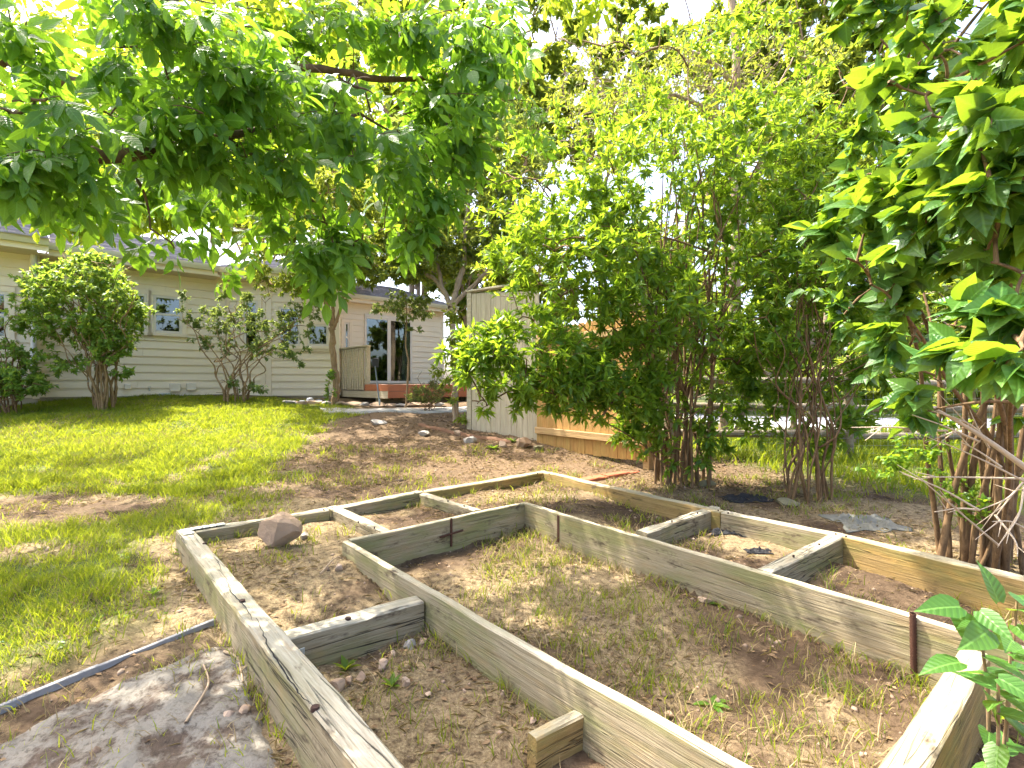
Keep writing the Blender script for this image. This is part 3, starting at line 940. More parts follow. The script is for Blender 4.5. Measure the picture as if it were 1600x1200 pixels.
obj('vent_well', box_me('vent_well', (t - .11, -.14, ZS - .16), (t + .11, .02, ZS + .06), M['galv'], .01), w1, m1)

# left wing, a step nearer
W0b = W1a + n1 * .34; W0a = W0b - d1 * 5
w0, m0, L0 = wall(W0a, W0b, ZS, ZE, trim_ends=(False, True))
W0r = W1a
wall(W0b + d1 * .0 + Vector((0, 0, 0)), W1a, ZS, ZE, trim_ends=(False, False))
window(w0, m0, wx(0, -60, d1, W0a), wx(0, 13, d1, W0a), wz(8, 530, d1, W0a), wz(8, 456, d1, W0a))

# facet with level siding, then the patio wall
W2a = W1b + Vector((0, 0, 0)); W2b = Vector((-4.28, 12.62, 0))
dd2 = (W2b - W2a).normalized()
w2, m2, L2 = wall(W2a, W2b, ZS - .02, ZE + .02, trim_ends=(False, True))
window(w2, m2, wx(0, 382, dd2, W2a), wx(0, 404, dd2, W2a), wz(393, 545, dd2, W2a), wz(393, 470, dd2, W2a))
window(w2, m2, wx(0, 481, dd2, W2a), wx(0, 514, dd2, W2a), wz(497, 541, dd2, W2a), wz(497, 507, dd2, W2a), split=False)
window(w2, m2, wx(0, 436, dd2, W2a), wx(0, 470, dd2, W2a), wz(455, 541, dd2, W2a), wz(455, 480, dd2, W2a), split=False)
for px in (411, 421):
    t = wx(0, px, dd2, W2a)
    obj('corner_board', box_me('corner_board', (t - .06, -.024, ZS - .04), (t + .06, .018, ZE), M['trim'], .003), w2, m2)
t0 = wx(0, 424, dd2, W2a)
obj('sill_band', box_me('sill_band', (t0, -.05, wz(470, 546, dd2, W2a) - .05), (L2 - .1, .015, wz(470, 546, dd2, W2a) + .03), M['trim'], .004), w2, m2)

W4a = Vector((-4.88, 15.5, 0)) - B * 1.29; W4b = Vector((-4.88, 15.5, 0)) + B * 3.33
w4, m4, L4 = wall(W4a, W4b, 1.27, 3.72)
wall(W2b + Vector((0, .16, 0)), W4a + B * .02, ZS, 3.7, trim_ends=(False, False))
# sliding patio door
DOOR_X0, DOOR_X1 = wx(0, 572, B, W4a), wx(0, 640, B, W4a)
zd0, zd1 = 1.275, 3.33
dr = obj('patio_door', box_me('patio_door', (DOOR_X0 - .07, -.05, zd1), (DOOR_X1 + .07, .012, zd1 + .09), M['white_trim'], .003), house, m4)
xm = (DOOR_X0 + DOOR_X1) / 2
for a, b in (((DOOR_X0 - .07, -.05, zd0), (DOOR_X0 - .001, .012, zd1 - .001)), ((DOOR_X1 + .001, -.05, zd0), (DOOR_X1 + .07, .012, zd1 - .001)),
             ((xm - .06, -.045, zd0 + .075), (xm + .06, .012, zd1 - .06)),
             ((DOOR_X0, -.045, zd0), (DOOR_X1, .012, zd0 + .074)), ((DOOR_X0, -.045, zd1 - .059), (DOOR_X1, .012, zd1 - .002))):
    obj('door_frame', box_me('door_frame', a, b, M['white_trim'], .003), dr, m4)
for a, b in ((DOOR_X0 + .001, xm - .061), (xm + .061, DOOR_X1 - .001)):
    obj('door_pane', box_me('door_pane', (a, -.034, zd0 + .076), (b, -.031, zd1 - .06), M['glass'], 0), dr, m4)
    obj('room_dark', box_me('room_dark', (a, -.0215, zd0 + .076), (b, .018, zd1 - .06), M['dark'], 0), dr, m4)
cv, cf = [], []
for i in range(13):
    x = DOOR_X1 - .32 + .025 * i
    y = -.0262 + .0035 * math.sin(i * 2.2)
    k = .55 if i == 0 else 1
    for z in (zd0 + .08, 2.3, zd1 - .07):
        cv.append((DOOR_X1 - .01 - (DOOR_X1 - .01 - x) * (1 if z < 2.2 else .9 if z < 3 else .35), y, z))
for i in range(12):
    for j in range(2):
        cf.append((i * 3 + j, i * 3 + 3 + j, i * 3 + 4 + j, i * 3 + 1 + j))
obj('curtain', np_mesh('curtain', np.array(cv), np.array(cf), M['curtain'], True), dr, m4)
window(w4, m4, wx(0, 537, B, W4a), wx(0, 545, B, W4a), 2.2, 3.1)

# roofs with shingle courses
def roof(name, e0, e1, up, rise, run, z, seed):
    """eave from e0 to e1, going up towards the horizontal direction `up`"""
    d = (e1 - e0).normalized(); L = (e1 - e0).length
    sl = math.hypot(run, rise)
    s = (up * run + Z * rise) / sl
    m = Matrix.Identity(4)
    nrm = d.cross(s).normalized()
    for i in range(3):
        m[i][0], m[i][1], m[i][2], m[i][3] = d[i], s[i], nrm[i], (e0 + Z * z)[i]
    ro = obj(name, box_me(name, (0, 0, -.16), (L, sl, -.004), M['soffit']), house, m)
    V, F, at = [], [], []
    ex = .143
    for c in range(int(sl / ex)):
        x = -rng.uniform(0, .3)
        while x < L:
            w = rng.uniform(.14, .34)
            t = .006 + .010 * (rng.random() > .5) + rng.uniform(0, .003)
            x0, x1 = max(0, x) + .002, min(L, x + w) - .002
            x += w
            if x1 - x0 < .02: continue
            k = len(V); y0 = c * ex - .01
            V += [(x0, y0, 0), (x1, y0, 0), (x1, y0, t + .006), (x0, y0, t + .006), (x1, y0 + ex + .01, .0015), (x0, y0 + ex + .01, .0015)]
            F += [(k, k + 1, k + 2, k + 3), (k + 3, k + 2, k + 4, k + 5)]
            at += [rng.random()] * 6
    ms, nt, p, o = new_mat('shingles')
    a_ = N(nt, 'ShaderNodeAttribute', attribute_name='v').outputs['Fac']
    cc = coords(nt)
    col = mixc(nt, a_, (.24, .215, .215), (.44, .40, .39))
    col = mixc(nt, ramp(nt, noise(nt, cc, 90, 4), .3, .7), mixc(nt, 1.0, col, (.7, .7, .7), 'MULTIPLY'), col)
    nt.links.new(col, p.inputs['Base Color']); p.inputs['Roughness'].default_value = .95
    sh = obj('shingles', np_mesh('shingles', np.array(V), np.array(F), ms, False, {'v': at}), ro, m)
    tag(sh, None, None, None, 'stuff')
    # fascia + gutter
    gm = basis(e0 + Z * z, d)
    obj('fascia', box_me('fascia', (0, -.0, -.23), (L, .025, -.02), M['trim'], .003), ro, gm)
    gv = [(0, -.005, -.13), (0, -.09, -.13), (0, -.115, -.06), (0, -.12, -.01), (0, -.105, -.01), (0, -.10, -.055), (0, -.08, -.115), (0, -.005, -.115)]
    V = [(x, y, zz) for x in (0, L) for (_, y, zz) in gv]
    F = [(i, (i + 1) % 8, 8 + (i + 1) % 8, 8 + i) for i in range(8)] + [tuple(range(7, -1, -1)), tuple(range(8, 16))]
    me = bpy.data.meshes.new('gutter'); me.from_pydata(V, [], F); me.materials.append(M['gutter'])
    obj('gutter', me, ro, gm)
    return ro
zr = 3.95
roof('roof', W0a + n1 * .9 - d1 * 0, W0b + n1 * .56 + d1 * 2.15 * 0 + d1 * .15, -n1, 1.6, 5.2, zr + .0, 1)
roof('roof', W1a + n1 * .55 + d1 * .152, W1b + n1 * .55 - d1 * .35, -n1, 1.6, 5.0, zr + .01, 2)
n2 = Vector((dd2.y, -dd2.x, 0))
roof('roof', W2a + n2 * .45 - dd2 * .35, W2b + n2 * .45 + dd2 * .3, -n2, 1.4, 5.0, zr + .02, 3)
n4 = Vector((B.y, -B.x, 0))
roof('roof', W4a + n4 * .35 - B * .4, W4b + n4 * .35 + B * .35, -n4, 1.3, 4.5, 3.92, 4)
# soffits
for p0, dv, nv, L, ov in ((W0a, d1, n1, 5.0, .55), (W1a, d1, n1, L1 - .3, .55), (W2a, dd2, n2, L2, .45), (W4a, B, n4, L4, .35)):
    obj('soffit', box_me('soffit', (0, -ov + .01, ZE - .06 if p0 is not W4a else 3.70), (L, .1, ZE - .02 if p0 is not W4a else 3.735), M['soffit']), house, basis(p0, dv))
# downspout
dsx = W0b + n1 * .07 - d1 * .06
V, F = tubes([(catmull([(dsx.x, dsx.y, 3.80), (dsx.x, dsx.y, 3.2), (dsx.x, dsx.y, 2.2), (dsx.x, dsx.y, 1.28), (dsx.x + .0, dsx.y - .02, 1.18), (dsx.x - .18, dsx.y - .18, 1.10)], 5), np.full(26, .05))], 6)
obj('downspout', np_mesh('downspout', V, F, M['downspout'], False), house)

# ------------------------------------------------------------------ deck
C1 = Vector((-2.64, 11.0, 0))
deck = thing('wooden_deck', (C1.x, C1.y, .8), 'low wooden deck with red edge boards in front of the patio door', 'deck')
DZ = 1.245
md = basis(C1 + Z * 0, A)     # x along A, y = to the left of A
DL, DWD = 4.75, 3.1
nb = 23
for k in range(int(DWD / .14)):
    obj('deck_board', box_me('deck_board', (-.02, -(k + 1) * .14 + .004, DZ - .036), (DL, -k * .14, DZ), M['deck_top'], .003), deck, md)
obj('edge_board', box_me('edge_board', (.001, .003, DZ - .15), (1.1, .035, DZ - .003), M['deck_red'], .003), deck, md)
obj('edge_board', box_me('edge_board', (-.035, -DWD, DZ - .15), (-.002, .035, DZ - .003), M['deck_red'], .003), deck, md)
obj('edge_board', box_me('edge_board', (-.034, -DWD, DZ - .30), (-.003, .034, DZ - .155), M['deck_red'], .003), deck, md)
obj('rim_board', box_me('rim_board', (.001, .002, DZ - .31), (2.8, .034, DZ - .153), M['grey_wood'], .003), deck, md)
for x, y in ((.55, -.25), (.2, -2.2), (2.6, -.3), (2.6, -2.4)):
    obj('deck_post', box_me('deck_post', (x, y - .12, DZ - .85), (x + .14, y + .02, DZ - .31), M['timber'], .004), deck, md)
obj('joist_beam', box_me('joist_beam', (.5, -DWD + .1, DZ - .42), (.62, .0, DZ - .315), M['timber'], .004), deck, md)
# railing on the left side
for k in range(13):
    x = 1.12 + k * .132
    obj('baluster', box_me('baluster', (x, .036, DZ - .13), (x + .085, .062, DZ + .84), M['grey_wood'], .003), deck, md)
obj('railing_post', box_me('railing_post', (1.0, -.06, DZ - .13), (1.09, .033, DZ + .86), M['grey_wood'], .004), deck, md)
obj('railing_cap', box_me('railing_cap', (.96, -.06, DZ + .862), (2.86, .075, DZ + .90), M['grey_wood'], .004), deck, md)
obj('railing_rail', box_me('railing_rail', (1.095, -.005, DZ + .77), (2.8, .033, DZ + .858), M['grey_wood'], .003), deck, md)
obj('railing_rail', box_me('railing_rail', (1.095, -.005, DZ + .04), (2.8, .033, DZ + .13), M['grey_wood'], .003), deck, md)

# tool leaning on the deck
tp0, tp1 = PT(593, 631, 10.55), PT(586, 572, 11.05)
tool = thing('garden_tool', tuple(tp0), 'long handled grey garden tool leaning against the deck corner', 'garden tool')
V, F = tubes([(np.linspace(np.array(tp0), np.array(tp1), 8), np.full(8, .014))], 8)
obj('handle', np_mesh('handle', V, F, M['tool'], True), tool)
obj('head', box_me('head', (-.07, -.012, -.02), (.07, .012, .17), M['iron'], .01), tool, Matrix.Translation(tp1) @ Matrix.Rotation(.12, 4, 'Y'))
V, F = tubes([(np.linspace(np.array(tp0) - [0, 0, .03], np.array(tp0) + [0, 0, .10], 4), np.array([.016, .022, .022, .015]))], 8)
obj('grip', np_mesh('grip', V, F, M['galv'], True), tool)

# ------------------------------------------------------------------ fences
def picket_fence(name, label, cat, p0, p1, zb0, zb1, zt0, zt1, pw, mat, gap=.006, dog=True, thick=.018):
    p0, p1 = Vector((p0[0], p0[1], 0)), Vector((p1[0], p1[1], 0))
    d = (p1 - p0); L = d.length; d.normalize()
    t = thing(name, (p0.x, p0.y, zb0), label, cat)
    n = int(L / pw)
    m = basis(p0, d)
    for k in range(n):
        s = (k + .5) / n
        zb = zb0 + (zb1 - zb0) * s + rng.uniform(-.012, .012); zt = zt0 + (zt1 - zt0) * s + rng.uniform(-.008, .008)
        w = L / n - gap
        x0 = L * k / n
        e = .03 if dog else .001
        jy = rng.uniform(-.003, .003)
        V = []
        for y in (jy, jy + thick):
            V += [(x0, y, zb), (x0 + w, y, zb), (x0 + w, y, zt - e), (x0 + w - e, y, zt), (x0 + e, y, zt), (x0, y, zt - e)]
        F = [(0, 1, 2, 3, 4, 5), (11, 10, 9, 8, 7, 6)] + [(i, 6 + i, 6 + (i + 1) % 6, (i + 1) % 6) for i in range(6)]
        # local frame turned so that grain (material X) runs up the picket
        me = bpy.data.meshes.new('picket')
        me.from_pydata([(z, -x, y) for (x, y, z) in V], [], F); me.materials.append(mat)
        rot = Matrix(((0, -1, 0, 0), (0, 0, 1, 0), (1, 0, 0, 0), (0, 0, 0, 1)))
        import bmesh
        bm = bmesh.new(); bm.from_mesh(me); bmesh.ops.recalc_face_normals(bm, faces=bm.faces); bm.to_mesh(me); bm.free()
        obj('picket', me, t, m @ rot)
    return t, m, L
cf0, cf1 = Vector((.36, 7.42, 0)), Vector((1.54, 5.89, 0))
ct, cm, cL = picket_fence('cedar_fence', 'new orange cedar picket fence behind the big shrub', 'fence', cf0, cf1, .30, .36, 2.02, 2.10, .137, M['cedar'])
for z in (.585, 1.25, 1.88):
    obj('fence_rail', box_me('fence_rail', (0, -.042, z - .045), (cL, -.004, z + .045), M['cedar_rail'], .004), ct, cm)
for x in (.04, cL - .06):
    obj('fence_post', box_me('fence_post', (x, .02, .1), (x + .09, .11, 1.95), M['cedar_rail'], .004), ct, cm)
g0, g1 = PT(737, 675, 8.3), PT(842, 690, 7.5)
gt, gm_, gL = picket_fence('pale_gate', 'tall pale painted board gate at the end of the cedar fence', 'gate', g0, g1, .47, .40, 2.72, 2.62, .10, M['pale_wood'], .005, False, .022)
obj('gate_post', box_me('gate_post', (-.10, -.012, .35), (-.006, .085, 2.74), M['pale_wood'], .004), gt, gm_)
obj('gate_cap', box_me('gate_cap', (-.11, -.03, 2.745), (gL, .09, 2.775), M['pale_wood'], .004), gt, gm_)
# wrought iron scroll hook hanging on the gate
hk = PT(752, 520, 8.05)
cur = []
for k in range(28):
    a = k / 27 * 5.2
    r_ = .10 - .016 * a
    cur.append((hk.x + r_ * math.cos(a), hk.y - .02, hk.z + .1 + r_ * math.sin(a)))
V, F = tubes([(np.array(cur), np.full(28, .008)), (np.array([(hk.x + .1, hk.y - .02, hk.z + .1), (hk.x + .1, hk.y - .02, hk.z - .2), (hk.x + .09, hk.y - .02, hk.z - .45)]), np.full(3, .008))], 6)
tag(obj('scroll_hook', np_mesh('scroll_hook', V, F, M['iron'], True)), 'black iron scroll hook hanging on the pale gate', 'hook')

# split rail fence on the right
sr = thing('rail_fence', (2.2, 6.6, .3), 'grey split rail fence with wire mesh behind the right shrubs', 'fence')
rx = [2.0, 4.4, 6.9, 9.6]
def ry(x): return 6.55 + .06 * (x - 2)
for k, x in enumerate(rx):
    zb = gz(x, ry(x))
    plank('post', Vector((x, ry(x), zb - .1)), Vector((x + .01, ry(x), zb + 1.15)), .11, 0, M['rail_wood'], sr) if False else \
        obj('post', np_mesh('post', *tubes([(np.array([(x, ry(x), zb - .2), (x, ry(x), zb + .5), (x + .01, ry(x), zb + 1.12)]), np.array([.065, .06, .055]))], 7), M['rail_wood']), sr)
for k in range(3):
    for h in (.33, .68, 1.02):
        a = Vector((rx[k] - .08, ry(rx[k]) + .02, gz(rx[k], ry(rx[k])) + h + rng.uniform(-.03, .03)))
        b = Vector((rx[k + 1] + .08, ry(rx[k + 1]) + .02, gz(rx[k + 1], ry(rx[k + 1])) + h + rng.uniform(-.03, .03)))
        pts = catmull([a, a.lerp(b, .5) + Vector((0, 0, -.02)), b], 6)
        V, F = tubes([(pts, np.linspace(.045, .055, len(pts)))], 7)
        obj('rail', np_mesh('rail', V, F, M['rail_wood']), sr)
wires = []
for z in np.arange(.1, 1.1, .1):
    xs = np.linspace(rx[0], rx[-1], 8)
    wires.append((np.array([(x, ry(x) - .05, gz(x, ry(x)) + z) for x in xs]), np.full(8, .0015)))
for x in np.arange(rx[0], rx[-1], .1):
    wires.append((np.array([(x, ry(x) - .052, gz(x, ry(x)) + .05), (x, ry(x) - .052, gz(x, ry(x)) + 1.05)]), np.full(2, .0012)))
V, F = tubes(wires, 3)
tag(obj('wire_mesh', np_mesh('wire_mesh', V, F, M['galv']), sr), None, None, None, 'stuff')

# ------------------------------------------------------------------ vegetation toolkit
def tpl_diamond(w=.32):
    V = np.array([(0, 0, 0), (-w / 2, .45, .10), (0, 1, -.06), (w / 2, .45, .10)])
    return V, [np.array([(0, 3, 2), (0, 2, 1)])]

def tpl_leaf(w=.36, curl=.10, cup=.10):
    """pointed leaf with a folded midrib, 8 triangles"""
    ys = [0, .33, .70, 1.0]; ws = [0, .5 * w, .36 * w, 0]
    V = [(0, 0, 0), (0, .33, -curl * .10), (0, .70, -curl * .45), (0, 1, -curl)]
    V += [(-ws[1], .35, cup * w), (-ws[2], .70, cup * w - curl * .4), (ws[1], .35, cup * w), (ws[2], .70, cup * w - curl * .4)]
    T = [(0, 1, 4), (2, 3, 5), (0, 6, 1), (2, 7, 3)]
    Q = [(1, 2, 5, 4), (1, 6, 7, 2)]
    return np.array(V, float), [np.array(T), np.array(Q)]

def tpl_ovate(w, rows, curl=.16, cup=.16):
    """leaf outline from (y, half width) rows, folded along the midrib, drooping tip"""
    k = len(rows)
    zc = lambda y: -curl * max(0, y) ** 2
    V = [(0, 0, 0)] + [(0, max(y, 0) * .98 + .01, zc(y)) for y, _ in rows] + [(0, 1, zc(1))]
    Lf = [(-w * h, y, zc(y) + cup * w * h * 1.2) for y, h in rows]
    V += Lf + [(-x, y, z) for x, y, z in Lf]
    T, Q = [(0, 1, k + 2)], []
    for i in range(1, k):
        Q.append((i, i + 1, k + 2 + i, k + 1 + i))
    T.append((k, k + 1, 2 * k + 1))
    T += [(a, c + k, b) if b <= k + 1 else (a, b, c) for a, b, c in T[:0]]
    T2 = [(0, 2 * k + 2, 1), (k, 3 * k + 1, k + 1)]
    Q2 = [(i, 2 * k + 1 + i, 2 * k + 2 + i, i + 1) for i in range(1, k)]
    return np.array(V, float), [np.array(T + T2), np.array(Q + Q2)]

def tpl_small(w=.4, cup=.12, curl=.10):
    V = np.array([(0, 0, 0), (-w / 2, .42, cup * w * 1.5), (0, 1, -curl), (w / 2, .42, cup * w * 1.5), (0, .5, -.01)])
    return V, [np.array([(0, 4, 1), (4, 2, 1), (0, 3, 4), (4, 3, 2)])]

def tpl_heart(w=.68, curl=1.0, cup=1.0):
    """lilac leaf: broad heart-shaped base, drawn-out tip"""
    return tpl_ovate(w, [(-.05, .22), (.10, .43), (.28, .5), (.50, .41), (.70, .25), (.87, .10)], .20 * curl, .16 * cup)

def join_tpl(parts):
    Vs, F3, F4, o = [], [], [], 0
    for V, F in parts:
        Vs.append(V)
        for f in F:
            (F3 if f.shape[1] == 3 else F4).append(f + o)
        o += len(V)
    out = []
    if F3: out.append(np.concatenate(F3))
    if F4: out.append(np.concatenate(F4))
    return np.concatenate(Vs), out

def leaf_lc(V):
    w = np.abs(V[:, 0]).max() + 1e-9
    return np.stack([np.abs(V[:, 0]) / w, V[:, 1]], 1)

def tpl_pinnate(seed, pairs=2, size=.30, lw=.44, fine=True):
    """ash leaf: a stalk with opposite leaflets and one at the end; total length 1"""
    r_ = np.random.default_rng(seed)
    parts = []
    lc = [np.zeros((4, 2))]
    stalk = np.array([(-.006, 0, 0), (.006, 0, 0), (.004, .66, -.05), (-.004, .66, -.05)])
    parts.append((stalk, [np.array([(0, 1, 2, 3)])]))
    V, F = tpl_ovate(lw, [(.13, .27), (.36, .5), (.62, .42), (.84, .19)], .2, .18) if fine else tpl_leaf(lw * 1.1, .16, .16)
    LC = leaf_lc(V)
    def leaflet(base, ang, tilt, s):
        v = V * s
        c, sn = math.cos(tilt), math.sin(tilt)
        v = np.stack([v[:, 0], v[:, 1] * c + v[:, 2] * sn, -v[:, 1] * sn + v[:, 2] * c], 1)
        c, sn = math.cos(ang), math.sin(ang)
        v = np.stack([v[:, 0] * c + v[:, 1] * sn, -v[:, 0] * sn + v[:, 1] * c, v[:, 2]], 1)
        return v + base, F
    for k in range(pairs):
        y = .28 + .36 * k / max(1, pairs - .6)
        for s in (-1, 1):
            parts.append(leaflet(np.array([0, y + r_.uniform(-.02, .02), -.03]), s * r_.uniform(.85, 1.25), r_.uniform(.1, .7), size * r_.uniform(.95, 1.25)))
    parts.append(leaflet(np.array([0, .66, -.05]), r_.uniform(-.15, .15), r_.uniform(.1, .6), size * 1.3))
    V_, F_ = join_tpl(parts)
    return V_, F_, np.concatenate(lc + [LC] * (len(parts) - 1))

def unit(v):
    return v / (np.linalg.norm(v, axis=-1, keepdims=True) + 1e-9)

def scatter(tpl, P, D, U, s, ws=None):
    """copies of a leaf template: P base, D axis, U rough normal, s length -> V, F, owner index"""
    T, F = tpl[0], tpl[1]
    n, m = len(P), len(T)
    D = unit(D); X = unit(np.cross(D, U)); Nn = np.cross(X, D)
    ws = np.ones(n) if ws is None else ws
    V = P[:, None, :] + s[:, None, None] * ((T[None, :, 0, None] * ws[:, None, None]) * X[:, None, :] + T[None, :, 1, None] * D[:, None, :] + T[None, :, 2, None] * Nn[:, None, :])
    Fs = [(f[None] + (np.arange(n) * m)[:, None, None]).reshape(-1, f.shape[1]) for f in F]
    return V.reshape(-1, 3), Fs, np.repeat(np.arange(n), m)

def env_points(envs, n, r_, shell=.35):
    """points in a union of soft ellipsoids (cx,cy,cz, rx,ry,rz, weight), gathered in clumps"""
    w = np.array([e[6] for e in envs], float); w /= w.sum()
    cnt = r_.multinomial(n, w)
    out = []
    for e, c in zip(envs, cnt):
        if c == 0: continue
        k = max(3, c // 7)
        d = unit(r_.normal(size=(k, 3)))
        rad = r_.random(k) ** (1 / 3)
        rad = rad * (1 - shell) + shell * r_.uniform(.75, 1.0, k)
        cen = d * rad[:, None]
        q = cen[r_.integers(0, k, c)] + r_.normal(size=(c, 3)) * .16
        out.append(q * np.array(e[3:6]) + np.array(e[:3]))
    return np.concatenate(out)

def EV(x, y, Y, rx, ry, rY, w=1.0):
    p = PT(x, y, Y); k = Y / 800
    return (p.x, p.y, p.z, rx * k, rY, ry * k, w)

def grow(nodes, targets, r_, rad0, rad1, lift=.15, upcost=.6, npts=5, wob=.05):
    """join each target to the nearest point of the skeleton with a bent twig"""
    nodes = list(map(np.asarray, nodes))
    A_ = np.array(nodes)
    paths = []
    d0 = np.min(np.linalg.norm(targets[:, None] - A_[None, ::max(1, len(A_) // 200)], axis=2), axis=1)
    cap = np.zeros((len(A_) + len(targets) * npts, 3)); cap[:len(A_)] = A_; n = len(A_)
    for i in np.argsort(d0):
        t = targets[i]
        df = t - cap[:n]
        dist = np.linalg.norm(df, axis=1)
        cost = dist + upcost * np.maximum(0, -df[:, 2])
        j = int(np.argmin(cost)); a = cap[j]; L = dist[j]
        if L < .03: continue
        mid = (a + t) / 2 + np.array([0, 0, lift * L]) + r_.normal(size=3) * wob * L
        s = np.linspace(0, 1, npts)[:, None]
        pts = (1 - s) ** 2 * a + 2 * s * (1 - s) * mid + s ** 2 * t
        rr = min(rad0, rad1 + L * .02)
        paths.append((pts, np.linspace(rr, rad1, npts)))
        cap[n:n + npts - 1] = pts[1:]; n += npts - 1
    return paths

def leaf_sites(paths, per, r_, t0=.25):
    P, T = [], []
    for pts, _ in paths:
        n = len(pts)
        k = r_.poisson(per)
        if k == 0: continue
        s = r_.uniform(t0, 1, k) * (n - 1)
        i = np.minimum(s.astype(int), n - 2); f = (s - i)[:, None]
        P.append(pts[i] * (1 - f) + pts[i + 1] * f)
        T.append(pts[i + 1] - pts[i])
    return np.concatenate(P), unit(np.concatenate(T))

def leaf_frames(P, T, r_, droop=.25, out=.8, up=1.0, along=.5):
    n = len(P)
    rnd = unit(r_.normal(size=(n, 3)))
    D = unit(T * along + rnd * out + np.array([0, 0, -droop]))
    U = unit(r_.normal(size=(n, 3)) * .6 + np.array([0, 0, up]))
    return D, U

def make_plant(name, label, cat, base, limbs, envs, bark, leafmat, tpl, leaf_len, n_mid, n_twig, per, seed,
               limb_name='stem', sides=7, mid_r=(.012, .005), twig_r=(.005, .0016), droop=.25, lift=.15, shell=.35,
               along=.5, leafmat2=None, frac2=0.0, group=None, lenvar=.3, up=1.0, upcost=.6, twig_sides=3, twig_pts=4):
    r_ = np.random.default_rng(seed)
    t = thing(name, tuple(base), label, cat, group)
    nodes = []
    for pts, r0, r1 in limbs:
        c = catmull(pts, 7)
        rad = np.linspace(r0, r1, len(c)) * (1 + .08 * r_.normal(size=len(c)))
        rad[0] *= 1.25
        c = c + r_.normal(size=c.shape) * r0 * .12
        V, F = tubes([(c, rad)], sides)
        obj(limb_name, np_mesh(limb_name, V, F, bark, True), t)
        nodes += list(c[len(c) // 3:])
    mid = grow(nodes, env_points(envs, n_mid, r_, .1), r_, mid_r[0], mid_r[1], lift, upcost, 6, .10)
    nodes2 = nodes + [p for pts, _ in mid for p in pts[1:]]
    twigs = grow(nodes2, env_points(envs, n_twig, r_, shell), r_, twig_r[0], twig_r[1], lift, upcost * .5, twig_pts, .08)
    V, F = tubes(mid, 4); V2, F2 = tubes(twigs, twig_sides)
    tw = obj('branches', np_mesh('branches', np.concatenate([V, V2]), np.concatenate([F, F2 + len(V)]), bark, True), t)
    tag(tw, None, None, None, 'stuff')
    if per > 0:
        P, T = leaf_sites(twigs, per, r_)
        D, U = leaf_frames(P, T, r_, droop, .8, up, along)
        s = leaf_len * r_.uniform(1 - lenvar, 1 + lenvar, len(P))
        sel = r_.random(len(P)) < frac2 if leafmat2 else np.zeros(len(P), bool)
        for mt, ix in ((leafmat, ~sel), (leafmat2, sel)):
            if mt is None or ix.sum() == 0: continue
            V, Fs, own = scatter(tpl, P[ix], D[ix], U[ix], s[ix])
            v = r_.random(ix.sum())[own]
            fo = obj('crown' if limb_name == 'trunk' else 'foliage', np_mesh('foliage', V, Fs, mt, False, {'v': v}), t)
            tag(fo, None, None, None, 'stuff')
    return t

